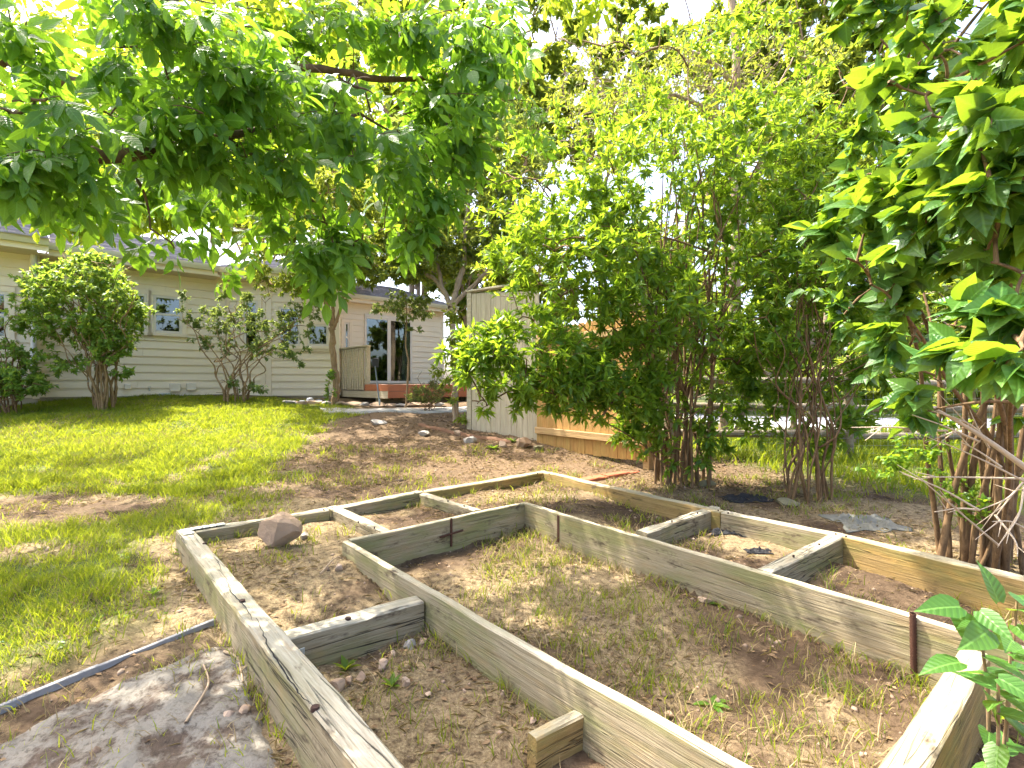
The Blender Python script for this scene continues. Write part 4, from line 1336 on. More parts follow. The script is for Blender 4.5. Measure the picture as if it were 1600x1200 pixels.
# ------------------------------------------------------------------ ash tree, upper left
def ash_tree():
    r_ = np.random.default_rng(101)
    base = Vector((-4.6, 2.3, gz(-4.6, 2.3)))
    t = thing('ash_tree', tuple(base), 'large ash tree whose leafy boughs hang over the lawn from the left', 'tree')
    j = (-4.5, 2.4, 1.9)
    limbs = [([tuple(base), (-4.55, 2.35, 1.0), j], .17, .13),
             ([j, (-3.4, 2.35, 2.2), tuple(PT(-10, 228, 2.35)), tuple(PT(90, 236, 2.3)), tuple(PT(190, 242, 2.35)), tuple(PT(350, 215, 2.7)), tuple(PT(560, 180, 3.4))], .075, .012),
             ([j, (-3.6, 2.7, 2.7), tuple(PT(-20, 85, 2.7)), tuple(PT(60, 115, 2.75)), tuple(PT(180, 132, 2.8)), tuple(PT(450, 105, 3.2)), tuple(PT(640, 125, 3.6)), tuple(PT(770, 90, 4.1))], .07, .010),
             ([j, (-4.4, 2.6, 3.0), (-3.9, 2.9, 4.0), (-3.0, 3.2, 4.8), (-1.9, 3.4, 5.2)], .10, .02),
             ([j, (-4.7, 3.5, 2.9), (-4.6, 4.8, 3.4), (-4.2, 6.2, 3.6)], .08, .015),
             ([(-3.9, 2.9, 4.0), (-2.4, 2.4, 4.3), (-1.0, 2.3, 4.2), (.2, 2.6, 4.1)], .05, .012),
             ([tuple(PT(350, 215, 2.7)), tuple(PT(440, 270, 3.0)), tuple(PT(500, 330, 3.1)), tuple(PT(530, 410, 3.1))], .014, .004),
             ([tuple(PT(450, 105, 3.2)), tuple(PT(600, 200, 3.7)), tuple(PT(700, 250, 4.0))], .012, .004)]
    nodes = []
    for k, (pts, r0, r1) in enumerate(limbs):
        c = catmull(pts, 8)
        rad = np.linspace(r0, r1, len(c)) * (1 + .06 * r_.normal(size=len(c)))
        V, F = tubes([(c + r_.normal(size=c.shape) * r0 * .08, rad)], 9)
        obj('trunk' if k == 0 else 'limb', np_mesh('limb', V, F, M['bark_ash'], True), t)
        if k: nodes += list(c[len(c) // 4:])
    front = [EV(200, 220, 3.9, 200, 90, .4, .9), EV(120, 160, 2.25, 190, 100, .35, 1.5), EV(40, 215, 2.0, 110, 70, .25, .8), EV(320, 175, 2.6, 180, 100, .4, 1.5), EV(490, 230, 3.0, 160, 115, .45, 1.5),
             EV(640, 190, 3.6, 150, 130, .5, 1.5), EV(770, 150, 4.1, 80, 130, .4, .8), EV(745, 225, 4.0, 60, 100, .3, .5), EV(535, 375, 3.1, 60, 65, .22, .55), EV(490, 320, 3.0, 70, 60, .3, .55),
             EV(330, 270, 3.1, 110, 35, .3, .45), EV(620, 320, 3.5, 90, 60, .3, .6), EV(250, 90, 2.5, 230, 60, .5, 1.2), EV(600, 90, 3.4, 220, 60, .6, 1.2),
             EV(70, 300, 2.8, 60, 22, .2, .2), EV(20, 290, 2.3, 60, 30, .15, .2), EV(170, 300, 2.5, 40, 25, .12, .12), EV(240, 290, 2.9, 60, 25, .2, .15), EV(420, 330, 3.2, 30, 40, .15, .15), EV(275, 370, 2.6, 30, 22, .12, .07), EV(370, 415, 3.4, 25, 25, .12, .07)]
    back = [EV(90, 240, 5.4, 260, 90, 1.0, 1.2), EV(350, 290, 5.6, 150, 50, .8, .6), EV(60, 315, 4.8, 120, 35, .5, .5), EV(260, 300, 6.0, 130, 45, .6, .6), EV(120, 250, 7.2, 260, 75, .8, 1.6), EV(400, 250, 7.0, 150, 70, .7, .9), EV(-150, 230, 6.5, 200, 80, 1, .8), EV(-220, 230, 3.5, 250, 110, .6, 1.1), EV(60, 120, 4.2, 260, 110, .6, .9), EV(150, 120, 7.0, 300, 80, .8, .8),
            EV(250, 130, 5.2, 300, 100, 1.0, 1.2), EV(350, -30, 3.4, 480, 70, .7, .75), EV(700, -50, 3.8, 300, 80, .6, .4), EV(100, -150, 4.4, 400, 160, 1.2, .35), EV(430, 60, 4.6, 260, 60, .7, .6)]
    tpls = [tpl_pinnate(11 + k, 2, (.29, .33, .37)[k % 3], (.38, .46, .52, .42)[k % 4]) for k in range(9)]
    tpls_fine, tpls_low = tpls, [tpl_pinnate(11 + k, 2, (.29, .33, .37)[k % 3], (.38, .46, .52, .42)[k % 4], False) for k in range(9)]
    objs_left = 300
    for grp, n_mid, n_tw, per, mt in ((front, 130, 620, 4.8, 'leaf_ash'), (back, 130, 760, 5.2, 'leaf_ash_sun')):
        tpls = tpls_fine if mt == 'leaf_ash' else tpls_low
        mid = grow(nodes, env_points(grp, n_mid, r_, .1), r_, .010, .004, .12, .2, 7, .08)
        nodes2 = nodes + [p for pts, _ in mid for p in pts[2:]]
        tw = grow(nodes2, env_points(grp, n_tw, r_, .3), r_, .004, .0016, .10, .2, 5, .08)
        V, F = tubes(mid, 5); V2, F2 = tubes(tw, 4)
        tag(obj('branches', np_mesh('branches', np.concatenate([V, V2]), np.concatenate([F, F2 + len(V)]), M['bark_ash'], True), t), None, None, None, 'stuff')
        P, T = leaf_sites(tw, per, r_, .15)
        n = len(P)
        D = unit(T * .45 + unit(r_.normal(size=(n, 3)) * [1, 1, .5]) * .8 + np.array([.12, -.1, -.55]))
        U = unit(r_.normal(size=(n, 3)) * .6 + np.array([0, -.2, .9]))
        s = .25 * r_.uniform(.55, 1.25, n) * np.interp(P[:, 1], [1.8, 3.0], [.8, 1.0])
        px = 800 + P[:, 0] / P[:, 1] * 800; py = 600 - (P[:, 2] - EYE) / P[:, 1] * 800
        vis = (px > -20) & (px < 1620) & (py > -10) & (P[:, 1] > .8)
        order = np.argsort(np.where(vis, P[:, 1], 99))
        single = order[:objs_left] if mt == 'leaf_ash' else order[:0]
        rest = np.setdiff1d(np.arange(n), single)
        kinds = r_.integers(0, len(tpls), n)
        if len(single):
            mes = [np_mesh('leaf', tp[0], tp[1], M['leaf_ash'], True, {'v': np.zeros(len(tp[0])), 'lx': tp[2][:, 0], 'ly': tp[2][:, 1]}) for tp in tpls]
            for i in single:
                d = D[i]; x = np.cross(d, U[i]); x /= np.linalg.norm(x); nn = np.cross(x, d)
                m = Matrix.Identity(4)
                for a in range(3):
                    m[a][0], m[a][1], m[a][2], m[a][3] = x[a] * s[i], d[a] * s[i], nn[a] * s[i], P[i][a]
                obj('leaf', mes[kinds[i]], t, m)
        Vs, F3, F4, vs, lcs, o = [], [], [], [], [], 0
        for k in range(len(tpls)):
            ix = rest[kinds[rest] == k]
            V, Fs, own = scatter(tpls[k], P[ix], D[ix], U[ix], s[ix])
            for f in Fs: (F3 if f.shape[1] == 3 else F4).append(f + o)
            vs.append(r_.random(len(ix))[own]); Vs.append(V); o += len(V); lcs.append(np.tile(tpls[k][2], (len(ix), 1)))
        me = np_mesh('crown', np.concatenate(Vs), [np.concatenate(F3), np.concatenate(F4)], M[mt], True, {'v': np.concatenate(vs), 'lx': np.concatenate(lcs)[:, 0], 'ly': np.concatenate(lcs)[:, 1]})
        tag(obj('crown', me, t), None, None, None, 'stuff')
ash_tree()

# ------------------------------------------------------------------ lilac, right edge
def lilac():
    r_ = np.random.default_rng(202)
    base = GP(1510, 850, .17)
    base = Vector((base.x, base.y, gz(base.x, base.y)))
    t = thing('lilac_shrub', tuple(base), 'tall lilac shrub with large heart shaped leaves at the right edge', 'shrub')
    nodes = []
    st = []
    for k in range(17):
        a = r_.uniform(0, 6.28); d = r_.uniform(.05, .34)
        b = base + Vector((d * math.cos(a), d * math.sin(a) * .8, 0)); b.z = gz(b.x, b.y) - .03
        lean = Vector((r_.normal() * .30 - .12, r_.normal() * .25 - .22, 0))
        h = r_.uniform(1.7, 3.0)
        p1 = b + lean * .25 + Z * h * .33; p2 = b + lean * .8 + Z * h * .68; p3 = b + lean * 1.9 + Z * h
        st.append(([tuple(b), tuple(p1), tuple(p2), tuple(p3)], r_.uniform(.012, .026), .007))
    for tgt, r0 in (((1560, 220, 1.9), .022), ((1490, 330, 2.0), .018), ((1390, 470, 2.3), .014), ((1520, 90, 2.2), .02), ((1580, 520, 1.5), .014)):
        q = PT(*tgt)
        b = base + Vector((r_.uniform(-.1, .2), -.25, 0)); b.z = gz(b.x, b.y) - .03
        m1_ = b.lerp(q, .35) + Vector((.25, .2, .25)); m2_ = b.lerp(q, .72) + Vector((.15, .12, .12))
        st.append(([tuple(b), tuple(m1_), tuple(m2_), tuple(q)], r0, .006))
    for pts, r0, r1 in st:
        c = catmull(pts, 8)
        c = c + np.sin(np.linspace(0, 9, len(c))[:, None] + r_.uniform(0, 6, 3)) * .012
        V, F = tubes([(c, np.linspace(r0, r1, len(c)))], 8)
        obj('stem', np_mesh('stem', V, F, M['bark_red'], True), t)
        nodes += list(c[len(c) // 2:])
    envs = [EV(1490, 230, 1.9, 170, 180, .35, 2.0), EV(1580, 420, 1.55, 90, 160, .25, 1.1), EV(1400, 440, 2.25, 85, 110, .25, .8), EV(1500, 90, 2.1, 170, 90, .4, 1.2), EV(1590, 210, 1.6, 110, 170, .3, 1.0),
            EV(1360, 330, 2.4, 60, 110, .25, .5), EV(1450, 600, 2.3, 60, 60, .2, .22), EV(1560, 555, 1.35, 70, 40, .12, .25),
            EV(1520, 330, 3.1, 190, 270, .5, 2.0), EV(1650, 300, 2.4, 150, 300, .5, 1.4), EV(1500, 20, 2.8, 200, 120, .6, 1.2)]
    mid = grow(nodes, env_points(envs, 90, r_, .1), r_, .009, .004, .08, .2, 7, .08)
    nodes2 = nodes + [p for pts, _ in mid for p in pts[2:]]
    tw = grow(nodes2, env_points(envs, 640, r_, .3), r_, .004, .0018, .08, .2, 5, .08)
    V, F = tubes(mid, 6); V2, F2 = tubes(tw, 5)
    tag(obj('branches', np_mesh('branches', np.concatenate([V, V2]), np.concatenate([F, F2 + len(V)]), M['bark_red'], True), t), None, None, None, 'stuff')
    P, T = leaf_sites(tw, 8.5, r_, .2)
    n = len(P)
    D = unit(T * .4 + unit(r_.normal(size=(n, 3)) * [1, 1, .6]) * .9 + np.array([-.25, -.1, -.35]))
    U = unit(r_.normal(size=(n, 3)) * .7 + np.array([0, -.2, .9]))
    s = .102 * r_.uniform(.55, 1.3, n)
    tp = tpl_heart(); lc = leaf_lc(tp[0])
    px = 800 + P[:, 0] / P[:, 1] * 800; py = 600 - (P[:, 2] - EYE) / P[:, 1] * 800
    vis = (px > 1200) & (px < 1640) & (py > -10) & (P[:, 1] > .7)
    order = np.argsort(np.where(vis, P[:, 1], 99))
    single, rest = order[:300], order[300:]
    mes = []
    for cu, cp in ((1, 1), (1.8, .6), (.3, 1.6), (2.4, 1.8)):
        q = tpl_heart(.68, cu, cp)
        mes.append(np_mesh('leaf', q[0], q[1], M['leaf_lilac'], True, {'v': np.zeros(len(q[0])), 'lx': lc[:, 0], 'ly': lc[:, 1]}))
    for i in single:
        d = D[i]; x = np.cross(d, U[i]); x /= np.linalg.norm(x); nn = np.cross(x, d)
        m = Matrix.Identity(4)
        for a in range(3):
            m[a][0], m[a][1], m[a][2], m[a][3] = x[a] * s[i], d[a] * s[i], nn[a] * s[i], P[i][a]
        obj('leaf', mes[i % 4], t, m)
    V, Fs, own = scatter(tp, P[rest], D[rest], U[rest], s[rest])
    tag(obj('foliage', np_mesh('foliage', V, Fs, M['leaf_lilac'], True, {'v': r_.random(len(rest))[own], 'lx': np.tile(lc[:, 0], len(rest)), 'ly': np.tile(lc[:, 1], len(rest))}), t), None, None, None, 'stuff')
    # small leaves low among the stems
    pts = env_points([EV(1480, 720, 3.3, 110, 110, .3, 1), EV(1430, 660, 3.4, 60, 80, .2, .7)], 90, r_, .2)
    tw = grow(nodes + [np.array(base + Vector((x, -.1, .3))) for x in (-.2, 0, .2)], pts, r_, .003, .0012, .1, .2, 5)
    P, T = leaf_sites(tw, 12, r_)
    D, U = leaf_frames(P, T, r_, .2)
    V, Fs, own = scatter(tpl_leaf(.5), P, D, U, .04 * r_.uniform(.7, 1.3, len(P)))
    tag(obj('low_foliage', np_mesh('low_foliage', V, Fs, M['leaf_shrub'], False, {'v': r_.random(len(P))[own]}), t), None, None, None, 'stuff')
lilac()

# sucker of the lilac in the near right corner: each leaf built
def sucker():
    r_ = np.random.default_rng(303)
    base = PT(1545, 1150, 1.35); base.z = gz(base.x, base.y)
    t = thing('lilac_sucker', tuple(base), 'young lilac shoot with broad leaves in the near right corner', 'plant')
    top = PT(1530, 955, 1.30); tops = [top, PT(1580, 1000, 1.32), PT(1560, 1060, 1.2), PT(1590, 930, 1.4)]
    sites = []
    for k, q in enumerate(tops):
        c = catmull([tuple(base + Vector((.02 * k - .03, 0, -.02))), tuple(base.lerp(q, .5) + Vector((.03, .02, .0))), tuple(q)], 8)
        V, F = tubes([(c, np.linspace(.006, .003, len(c)))], 6)
        obj('stem', np_mesh('stem', V, F, M['bark_tan'], True), t)
        sites += [(c[i], c[min(i + 1, len(c) - 1)] - c[i - 1]) for i in (6, 8, 10, 12, 13, 14, 15, 16)]
    tp = tpl_heart(.58); lc = leaf_lc(tp[0])
    me = np_mesh('leaf', tp[0], tp[1], M['leaf_lilac'], True, {'v': np.zeros(len(tp[0])), 'lx': lc[:, 0], 'ly': lc[:, 1]})
    spec = [(PT(1500, 948, 1.3), (-1, -.1, .05), .115), (PT(1500, 1035, 1.25), (-1, -.1, -.05), .11), (PT(1545, 985, 1.28), (-.8, -.4, -.1), .12), (PT(1560, 940, 1.3), (-.1, .3, 1), .10)]
    for p, d, s in spec:
        sites.append((np.array(p), None, np.array(d), s))
    for q in sites:
        p = q[0]
        if q[1] is None: d, s = q[2], q[3]
        else: d = r_.normal(size=3) * [1, 1, .4] + np.array([-.3, -.2, .05]); s = r_.uniform(.075, .12)
        d = d / np.linalg.norm(d); u = r_.normal(size=3) * .35 + [0, -.25, 1]
        x = np.cross(d, u); x /= np.linalg.norm(x); nn = np.cross(x, d)
        m = Matrix.Identity(4)
        for a in range(3):
            m[a][0], m[a][1], m[a][2], m[a][3] = x[a] * s, d[a] * s, nn[a] * s, p[a]
        obj('leaf', me, t, m)
sucker()

# ------------------------------------------------------------------ shrubs
def stems_from(base, n, r_, tops, spread=.25, r0=(.012, .03), r1=.006, bow=.2, wob=.06):
    """crooked stems from one foot, some of them forked"""
    out = []
    for k in range(n):
        a = r_.uniform(0, 6.28); d = spread * math.sqrt(r_.random())
        b = Vector((base.x + d * math.cos(a), base.y + d * math.sin(a) * .7, 0)); b.z = gz(b.x, b.y) - .04
        q = Vector(tops[k % len(tops)]) + Vector(r_.normal(size=3) * .15)
        v = q - b
        hor = Vector((v.x, v.y, 0))
        pw = r_.uniform(1.3, 2.4)
        pts = [tuple(b)]
        for t in (.16, .32, .48, .64, .82):
            pts.append(tuple(b + hor * t ** pw + Z * v.z * t ** (1 - bow * .3) + Vector(r_.normal(size=3) * wob * (.4 + t) * [1, 1, .5])))
        pts.append(tuple(q))
        rad = r_.uniform(*r0)
        out.append((pts, rad, r1))
        if r_.random() < .7:
            i = r_.integers(2, 5); s0 = Vector(pts[i])
            e = Vector(tops[r_.integers(0, len(tops))]) + Vector(r_.normal(size=3) * .2)
            e = s0.lerp(e, .75)
            out.append(([pts[i], tuple(s0.lerp(e, .35) + Vector(r_.normal(size=3) * wob)), tuple(s0.lerp(e, .7) + Vector(r_.normal(size=3) * wob)), tuple(e)], rad * .6, r1 * .8))
    return out

r_ = np.random.default_rng(404)
base = GP(1062, 742, .27); base.z = gz(base.x, base.y)
tops = [PT(850, 520, 5.0), PT(890, 380, 5.1), PT(960, 250, 5.3), PT(1050, 160, 5.6), PT(1130, 110, 5.6), PT(1180, 230, 5.4), PT(1230, 330, 5.4), PT(1100, 350, 5.2), PT(1010, 420, 5.0), PT(1150, 450, 5.6), PT(940, 480, 5.2), PT(1080, 90, 5.9)]
make_plant('privet_shrub', 'big many stemmed shrub with small bright green leaves beside the cedar fence', 'shrub', base,
           stems_from(base, 26, r_, tops, .34, (.010, .024), .005),
           [EV(830, 560, 4.8, 115, 80, .35, 1.5), EV(770, 590, 4.7, 60, 55, .2, .30), EV(900, 600, 4.85, 75, 60, .25, .8), EV(730, 545, 4.8, 30, 70, .15, .15), EV(770, 480, 4.9, 30, 90, .2, .22), EV(960, 590, 5.0, 70, 70, .3, .7), EV(1000, 560, 5.1, 70, 60, .3, .6), EV(900, 420, 5.1, 150, 110, .6, 2.2), EV(850, 300, 5.5, 95, 110, .5, .9),
            EV(1030, 290, 5.5, 170, 150, .8, 2.6), EV(1190, 300, 5.5, 120, 160, .7, 2.0), EV(1010, 480, 5.1, 120, 90, .5, 1.5),
            EV(1100, 130, 5.9, 230, 90, .9, .95), EV(1190, 500, 5.7, 90, 110, .5, .9), EV(1060, 660, 5.25, 80, 85, .25, .65), EV(990, 660, 5.2, 40, 70, .2, .3), EV(1180, 610, 5.6, 70, 70, .3, .8), EV(1130, 560, 5.5, 60, 60, .3, .5)],
           M['bark_red'], M['leaf_shrub'], tpl_small(.32), .098, 200, 3300, 13, 405, mid_r=(.012, .005), twig_r=(.005, .0015), droop=.1, shell=.3)

base = GP(1262, 764, .25); base.z = gz(base.x, base.y)
tops = [PT(1190, 500, 4.9), PT(1240, 480, 4.9), PT(1290, 440, 4.9), PT(1330, 500, 4.8), PT(1370, 520, 4.8), PT(1270, 380, 5.0), PT(1220, 420, 5.0)]
make_plant('thin_stemmed_shrub', 'thin stemmed leggy shrub standing between the big shrub and the lilac', 'shrub', base,
           stems_from(base, 20, r_, tops, .24, (.006, .015), .004, .1),
           [EV(1270, 430, 4.95, 110, 110, .45, 1.8), EV(1340, 480, 4.9, 60, 70, .3, .6), EV(1210, 520, 5.0, 50, 60, .3, .3), EV(1300, 300, 5.2, 90, 120, .5, 1.0), EV(1350, 620, 5.0, 70, 55, .3, .45), EV(1260, 640, 5.1, 80, 80, .25, .3), EV(1390, 560, 4.9, 50, 60, .25, .3)],
           M['bark_red'], M['leaf_shrub'], tpl_small(.34), .09, 90, 1200, 13, 406, droop=.1)

base = PT(160, 628, 9.35); base.z = gz(base.x, base.y)
tops = [PT(60, 450, 9.3), PT(100, 420, 9.4), PT(150, 420, 9.3), PT(200, 440, 9.3), PT(215, 490, 9.2), PT(90, 520, 9.2), PT(130, 470, 9.0), PT(180, 470, 9.6)]
make_plant('round_bush', 'large rounded green bush with bare lower stems in front of the house wall', 'shrub', base,
           stems_from(base, 18, r_, tops, .26, (.014, .028), .006, .1),
           [EV(124, 478, 9.35, 82, 62, .8, 3), EV(125, 428, 9.35, 64, 34, .6, 1.2), EV(176, 495, 9.3, 40, 55, .5, .9), EV(62, 490, 9.3, 28, 50, .4, .4), EV(120, 555, 9.2, 55, 32, .5, .45), EV(185, 560, 9.3, 25, 30, .4, .2)],
           M['bark_tan'], M['leaf_bush'], tpl_small(.5), .08, 130, 1500, 12, 407, droop=.2, leafmat2=M['leaf_bg_yellow'], frac2=.12)

base = PT(372, 627, 10.9); base.z = gz(base.x, base.y)
tops = [PT(300, 500, 10.8), PT(330, 510, 10.9), PT(360, 480, 11), PT(385, 500, 10.9), PT(420, 530, 10.8), PT(455, 505, 10.8), PT(475, 480, 10.9), PT(345, 550, 10.7)]
make_plant('leggy_bush', 'sparse leggy bush with open branches in front of the house windows', 'shrub', base,
           stems_from(base, 13, r_, tops, .3, (.013, .026), .007, .0),
           [EV(345, 520, 10.9, 45, 45, .4, 1), EV(300, 485, 10.8, 22, 30, .3, .35), EV(365, 465, 10.9, 22, 22, .3, .25), EV(420, 530, 10.9, 50, 35, .4, 1), EV(465, 505, 10.9, 32, 45, .4, .9), EV(460, 565, 10.8, 20, 14, .2, .15), EV(370, 610, 10.8, 40, 18, .3, .35), EV(395, 495, 11, 30, 30, .3, .4)],
           M['bark_tan'], M['leaf_grey'], tpl_small(.5), .075, 70, 480, 13, 408, droop=.2)

base = PT(14, 630, 8.9); base.z = gz(base.x, base.y)
tops = [PT(-30, 540, 8.9), PT(5, 530, 8.9), PT(30, 560, 8.8), PT(55, 600, 8.8)]
make_plant('low_bush', 'low dark green bush at the left edge below the downspout', 'shrub', base,
           stems_from(base, 10, r_, tops, .22, (.01, .02), .006, .1),
           [EV(0, 570, 8.9, 50, 45, .5, 2), EV(30, 600, 8.8, 35, 25, .4, .8), EV(60, 600, 8.8, 22, 10, .2, .15)],
           M['bark_red'], M['leaf_bush'], tpl_small(.5), .07, 40, 460, 16, 409)

base = PT(668, 630, 10.2); base.z = gz(base.x, base.y)
make_plant('juniper_bush', 'small reddish green bush in front of the deck edge', 'shrub', base,
           stems_from(base, 9, r_, [PT(640, 608, 10.2), PT(665, 600, 10.2), PT(690, 606, 10.2)], .12, (.006, .012), .004, .1),
           [EV(667, 614, 10.2, 30, 16, .35, 1)], M['bark_red'], M['leaf_grey'], tpl_diamond(.16), .06, 30, 240, 14, 410, leafmat2=M['litter'], frac2=.3)

# small tree by the deck
base = PT(522, 632, 10.95); base.z = gz(base.x, base.y)
f = PT(519, 515, 10.95)
make_plant('young_tree', 'small tree with a tan forked trunk beside the deck railing', 'tree', base,
           [([tuple(base), tuple(PT(526, 600, 10.95)), tuple(PT(521, 560, 10.95)), tuple(f)], .078, .058),
            ([tuple(f), tuple(PT(515, 490, 10.95)), tuple(PT(503, 460, 10.9)), tuple(PT(470, 420, 10.7)), tuple(PT(440, 380, 10.6))], .06, .02),
            ([tuple(f), tuple(PT(530, 490, 11)), tuple(PT(538, 455, 11)), tuple(PT(560, 400, 11.1)), tuple(PT(590, 350, 11.2))], .045, .015),
            ([tuple(f), tuple(PT(520, 470, 11)), tuple(PT(515, 400, 11.2)), tuple(PT(510, 330, 11.3))], .05, .016)],
           [EV(440, 415, 10.7, 60, 45, .9, 1.2), EV(500, 340, 11, 120, 70, 1.2, 1.8), EV(430, 320, 11, 90, 60, 1, 1), EV(590, 350, 11.3, 70, 50, .9, .6), EV(480, 450, 11, 60, 25, .6, .35), EV(560, 330, 9.4, 110, 55, .7, 1.0), EV(470, 300, 9.2, 110, 55, .7, .8), EV(620, 390, 10.2, 60, 30, .6, .35), EV(450, 290, 8.2, 130, 50, .6, 1.0), EV(600, 300, 8.2, 100, 45, .6, .8), EV(400, 350, 9.8, 60, 35, .6, .4)],
           M['bark_tan'], M['leaf_bg_yellow'], tpl_diamond(.45), .095, 150, 2000, 15, 411, limb_name='trunk', sides=9, droop=.4)
# ivy shoots at its foot
base = PT(514, 632, 10.7); base.z = gz(base.x, base.y)
make_plant('foot_shoots', 'green shoots growing up the foot of the small tan tree', 'plant', base,
           [([tuple(base), tuple(PT(514, 600, 10.75)), tuple(PT(515, 578, 10.8))], .008, .003)], [EV(515, 600, 10.75, 9, 26, .1, 1)], M['bark_tan'], M['leaf_bush'], tpl_leaf(.5), .06, 10, 60, 8, 412)
# sapling before the patio door
base = PT(634, 628, 10.5); base.z = gz(base.x, base.y)
make_plant('sapling', 'thin sapling in front of the patio door', 'tree', base,
           [([tuple(base), tuple(PT(638, 570, 10.5)), tuple(PT(634, 540, 10.5)), tuple(PT(635, 500, 10.5)), tuple(PT(634, 460, 10.5))], .024, .008)],
           [EV(632, 478, 10.5, 44, 24, .5, 1), EV(650, 514, 10.5, 10, 5, .1, .06)], M['bark_tan'], M['leaf_grey'], tpl_small(.5), .075, 25, 220, 10, 413, limb_name='trunk')

# crab tree between house and gate
base = PT(712, 655, 9.0); base.z = gz(base.x, base.y)
make_plant('spreading_tree', 'spreading tree with grey limbs between the deck and the pale gate', 'tree', base,
           [([tuple(base), tuple(PT(711, 600, 9.0)), tuple(PT(708, 540, 9.1)), tuple(PT(706, 480, 9.2))], .055, .05),
            ([tuple(PT(706, 480, 9.2)), tuple(PT(690, 450, 9.4)), tuple(PT(660, 425, 9.6)), tuple(PT(600, 415, 9.8)), tuple(PT(540, 425, 9.9))], .055, .012),
            ([tuple(PT(706, 480, 9.2)), tuple(PT(722, 420, 9.4)), tuple(PT(728, 350, 9.6)), tuple(PT(740, 270, 9.8)), tuple(PT(745, 180, 10))], .06, .02),
            ([tuple(PT(706, 480, 9.2)), tuple(PT(745, 440, 9.2)), tuple(PT(790, 400, 9.2)), tuple(PT(830, 340, 9.3))], .045, .012),
            ([tuple(PT(690, 450, 9.4)), tuple(PT(680, 400, 9.6)), tuple(PT(650, 340, 10)), tuple(PT(630, 270, 10.2))], .04, .012)],
           [EV(640, 400, 9.8, 110, 40, 1.0, 1.6), EV(720, 340, 9.7, 110, 70, 1.2, 1.6), EV(680, 250, 10, 130, 70, 1.2, 1.4), EV(800, 360, 9.4, 70, 60, .9, .7), EV(570, 420, 9.9, 50, 22, .6, .4), EV(780, 220, 10, 100, 90, 1.2, 1.2)],
           M['bark_grey'], M['leaf_grey'], tpl_diamond(.48), .10, 190, 1900, 17, 414, limb_name='trunk', sides=9, leafmat2=M['leaf_bg_yellow'], frac2=.45)
base = PT(716, 655, 8.6); base.z = gz(base.x, base.y)
make_plant('climbing_shoots', 'bright leafy shoots around the trunk left of the pale gate', 'plant', base,
           [([tuple(base), tuple(PT(716, 600, 8.5)), tuple(PT(718, 520, 8.5))], .01, .004), ([tuple(base), tuple(PT(705, 610, 8.4)), tuple(PT(690, 560, 8.3))], .008, .003)],
           [EV(718, 520, 8.5, 22, 45, .2, 1), EV(705, 600, 8.4, 28, 35, .2, .8), EV(720, 650, 8.4, 16, 12, .15, .25)], M['bark_tan'], M['leaf_bg_yellow'], tpl_leaf(.4), .09, 15, 110, 8, 415)

# bare twiggy tree behind the big shrub
r2 = np.random.default_rng(55)
base = Vector((3.5, 8.4, gz(3.5, 8.4)))
make_plant('bare_twig_tree', 'half bare tree with tangled brown twigs rising behind the big shrub', 'tree', base,
           [([tuple(base), tuple(PT(1148, 400, 8.3)), tuple(PT(1150, 200, 8.2)), tuple(PT(1148, 60, 8.2)), tuple(PT(1140, -60, 8.2))], .10, .045),
            ([tuple(PT(1150, 260, 8.2)), tuple(PT(1110, 180, 8.1)), tuple(PT(1060, 150, 8.0)), tuple(PT(1020, 145, 8.0))], .055, .012),
            ([tuple(PT(1149, 130, 8.2)), tuple(PT(1100, 90, 8.1)), tuple(PT(1030, 75, 8.0)), tuple(PT(960, 95, 7.9))], .045, .010),
            ([tuple(PT(1150, 300, 8.2)), tuple(PT(1125, 195, 8.2)), tuple(PT(1105, 90, 8.2)), tuple(PT(1085, 60, 8.2))], .04, .010),
            ([tuple(PT(1150, 240, 8.2)), tuple(PT(1200, 160, 8.4)), tuple(PT(1240, 90, 8.6))], .04, .01)],
           [EV(1060, 150, 8.0, 110, 80, .8, 1.4), EV(960, 200, 7.9, 90, 80, .8, 1.2), EV(1120, 100, 8.2, 90, 70, .8, 1.0), EV(1220, 110, 8.5, 80, 60, .8, .5), EV(930, 130, 7.9, 80, 60, .8, .7)],
           M['bark_grey'], M['leaf_bg_yellow'], tpl_small(.4), .075, 220, 1900, 3.0, 416, limb_name='trunk', sides=9, mid_r=(.014, .006), twig_r=(.007, .0025))

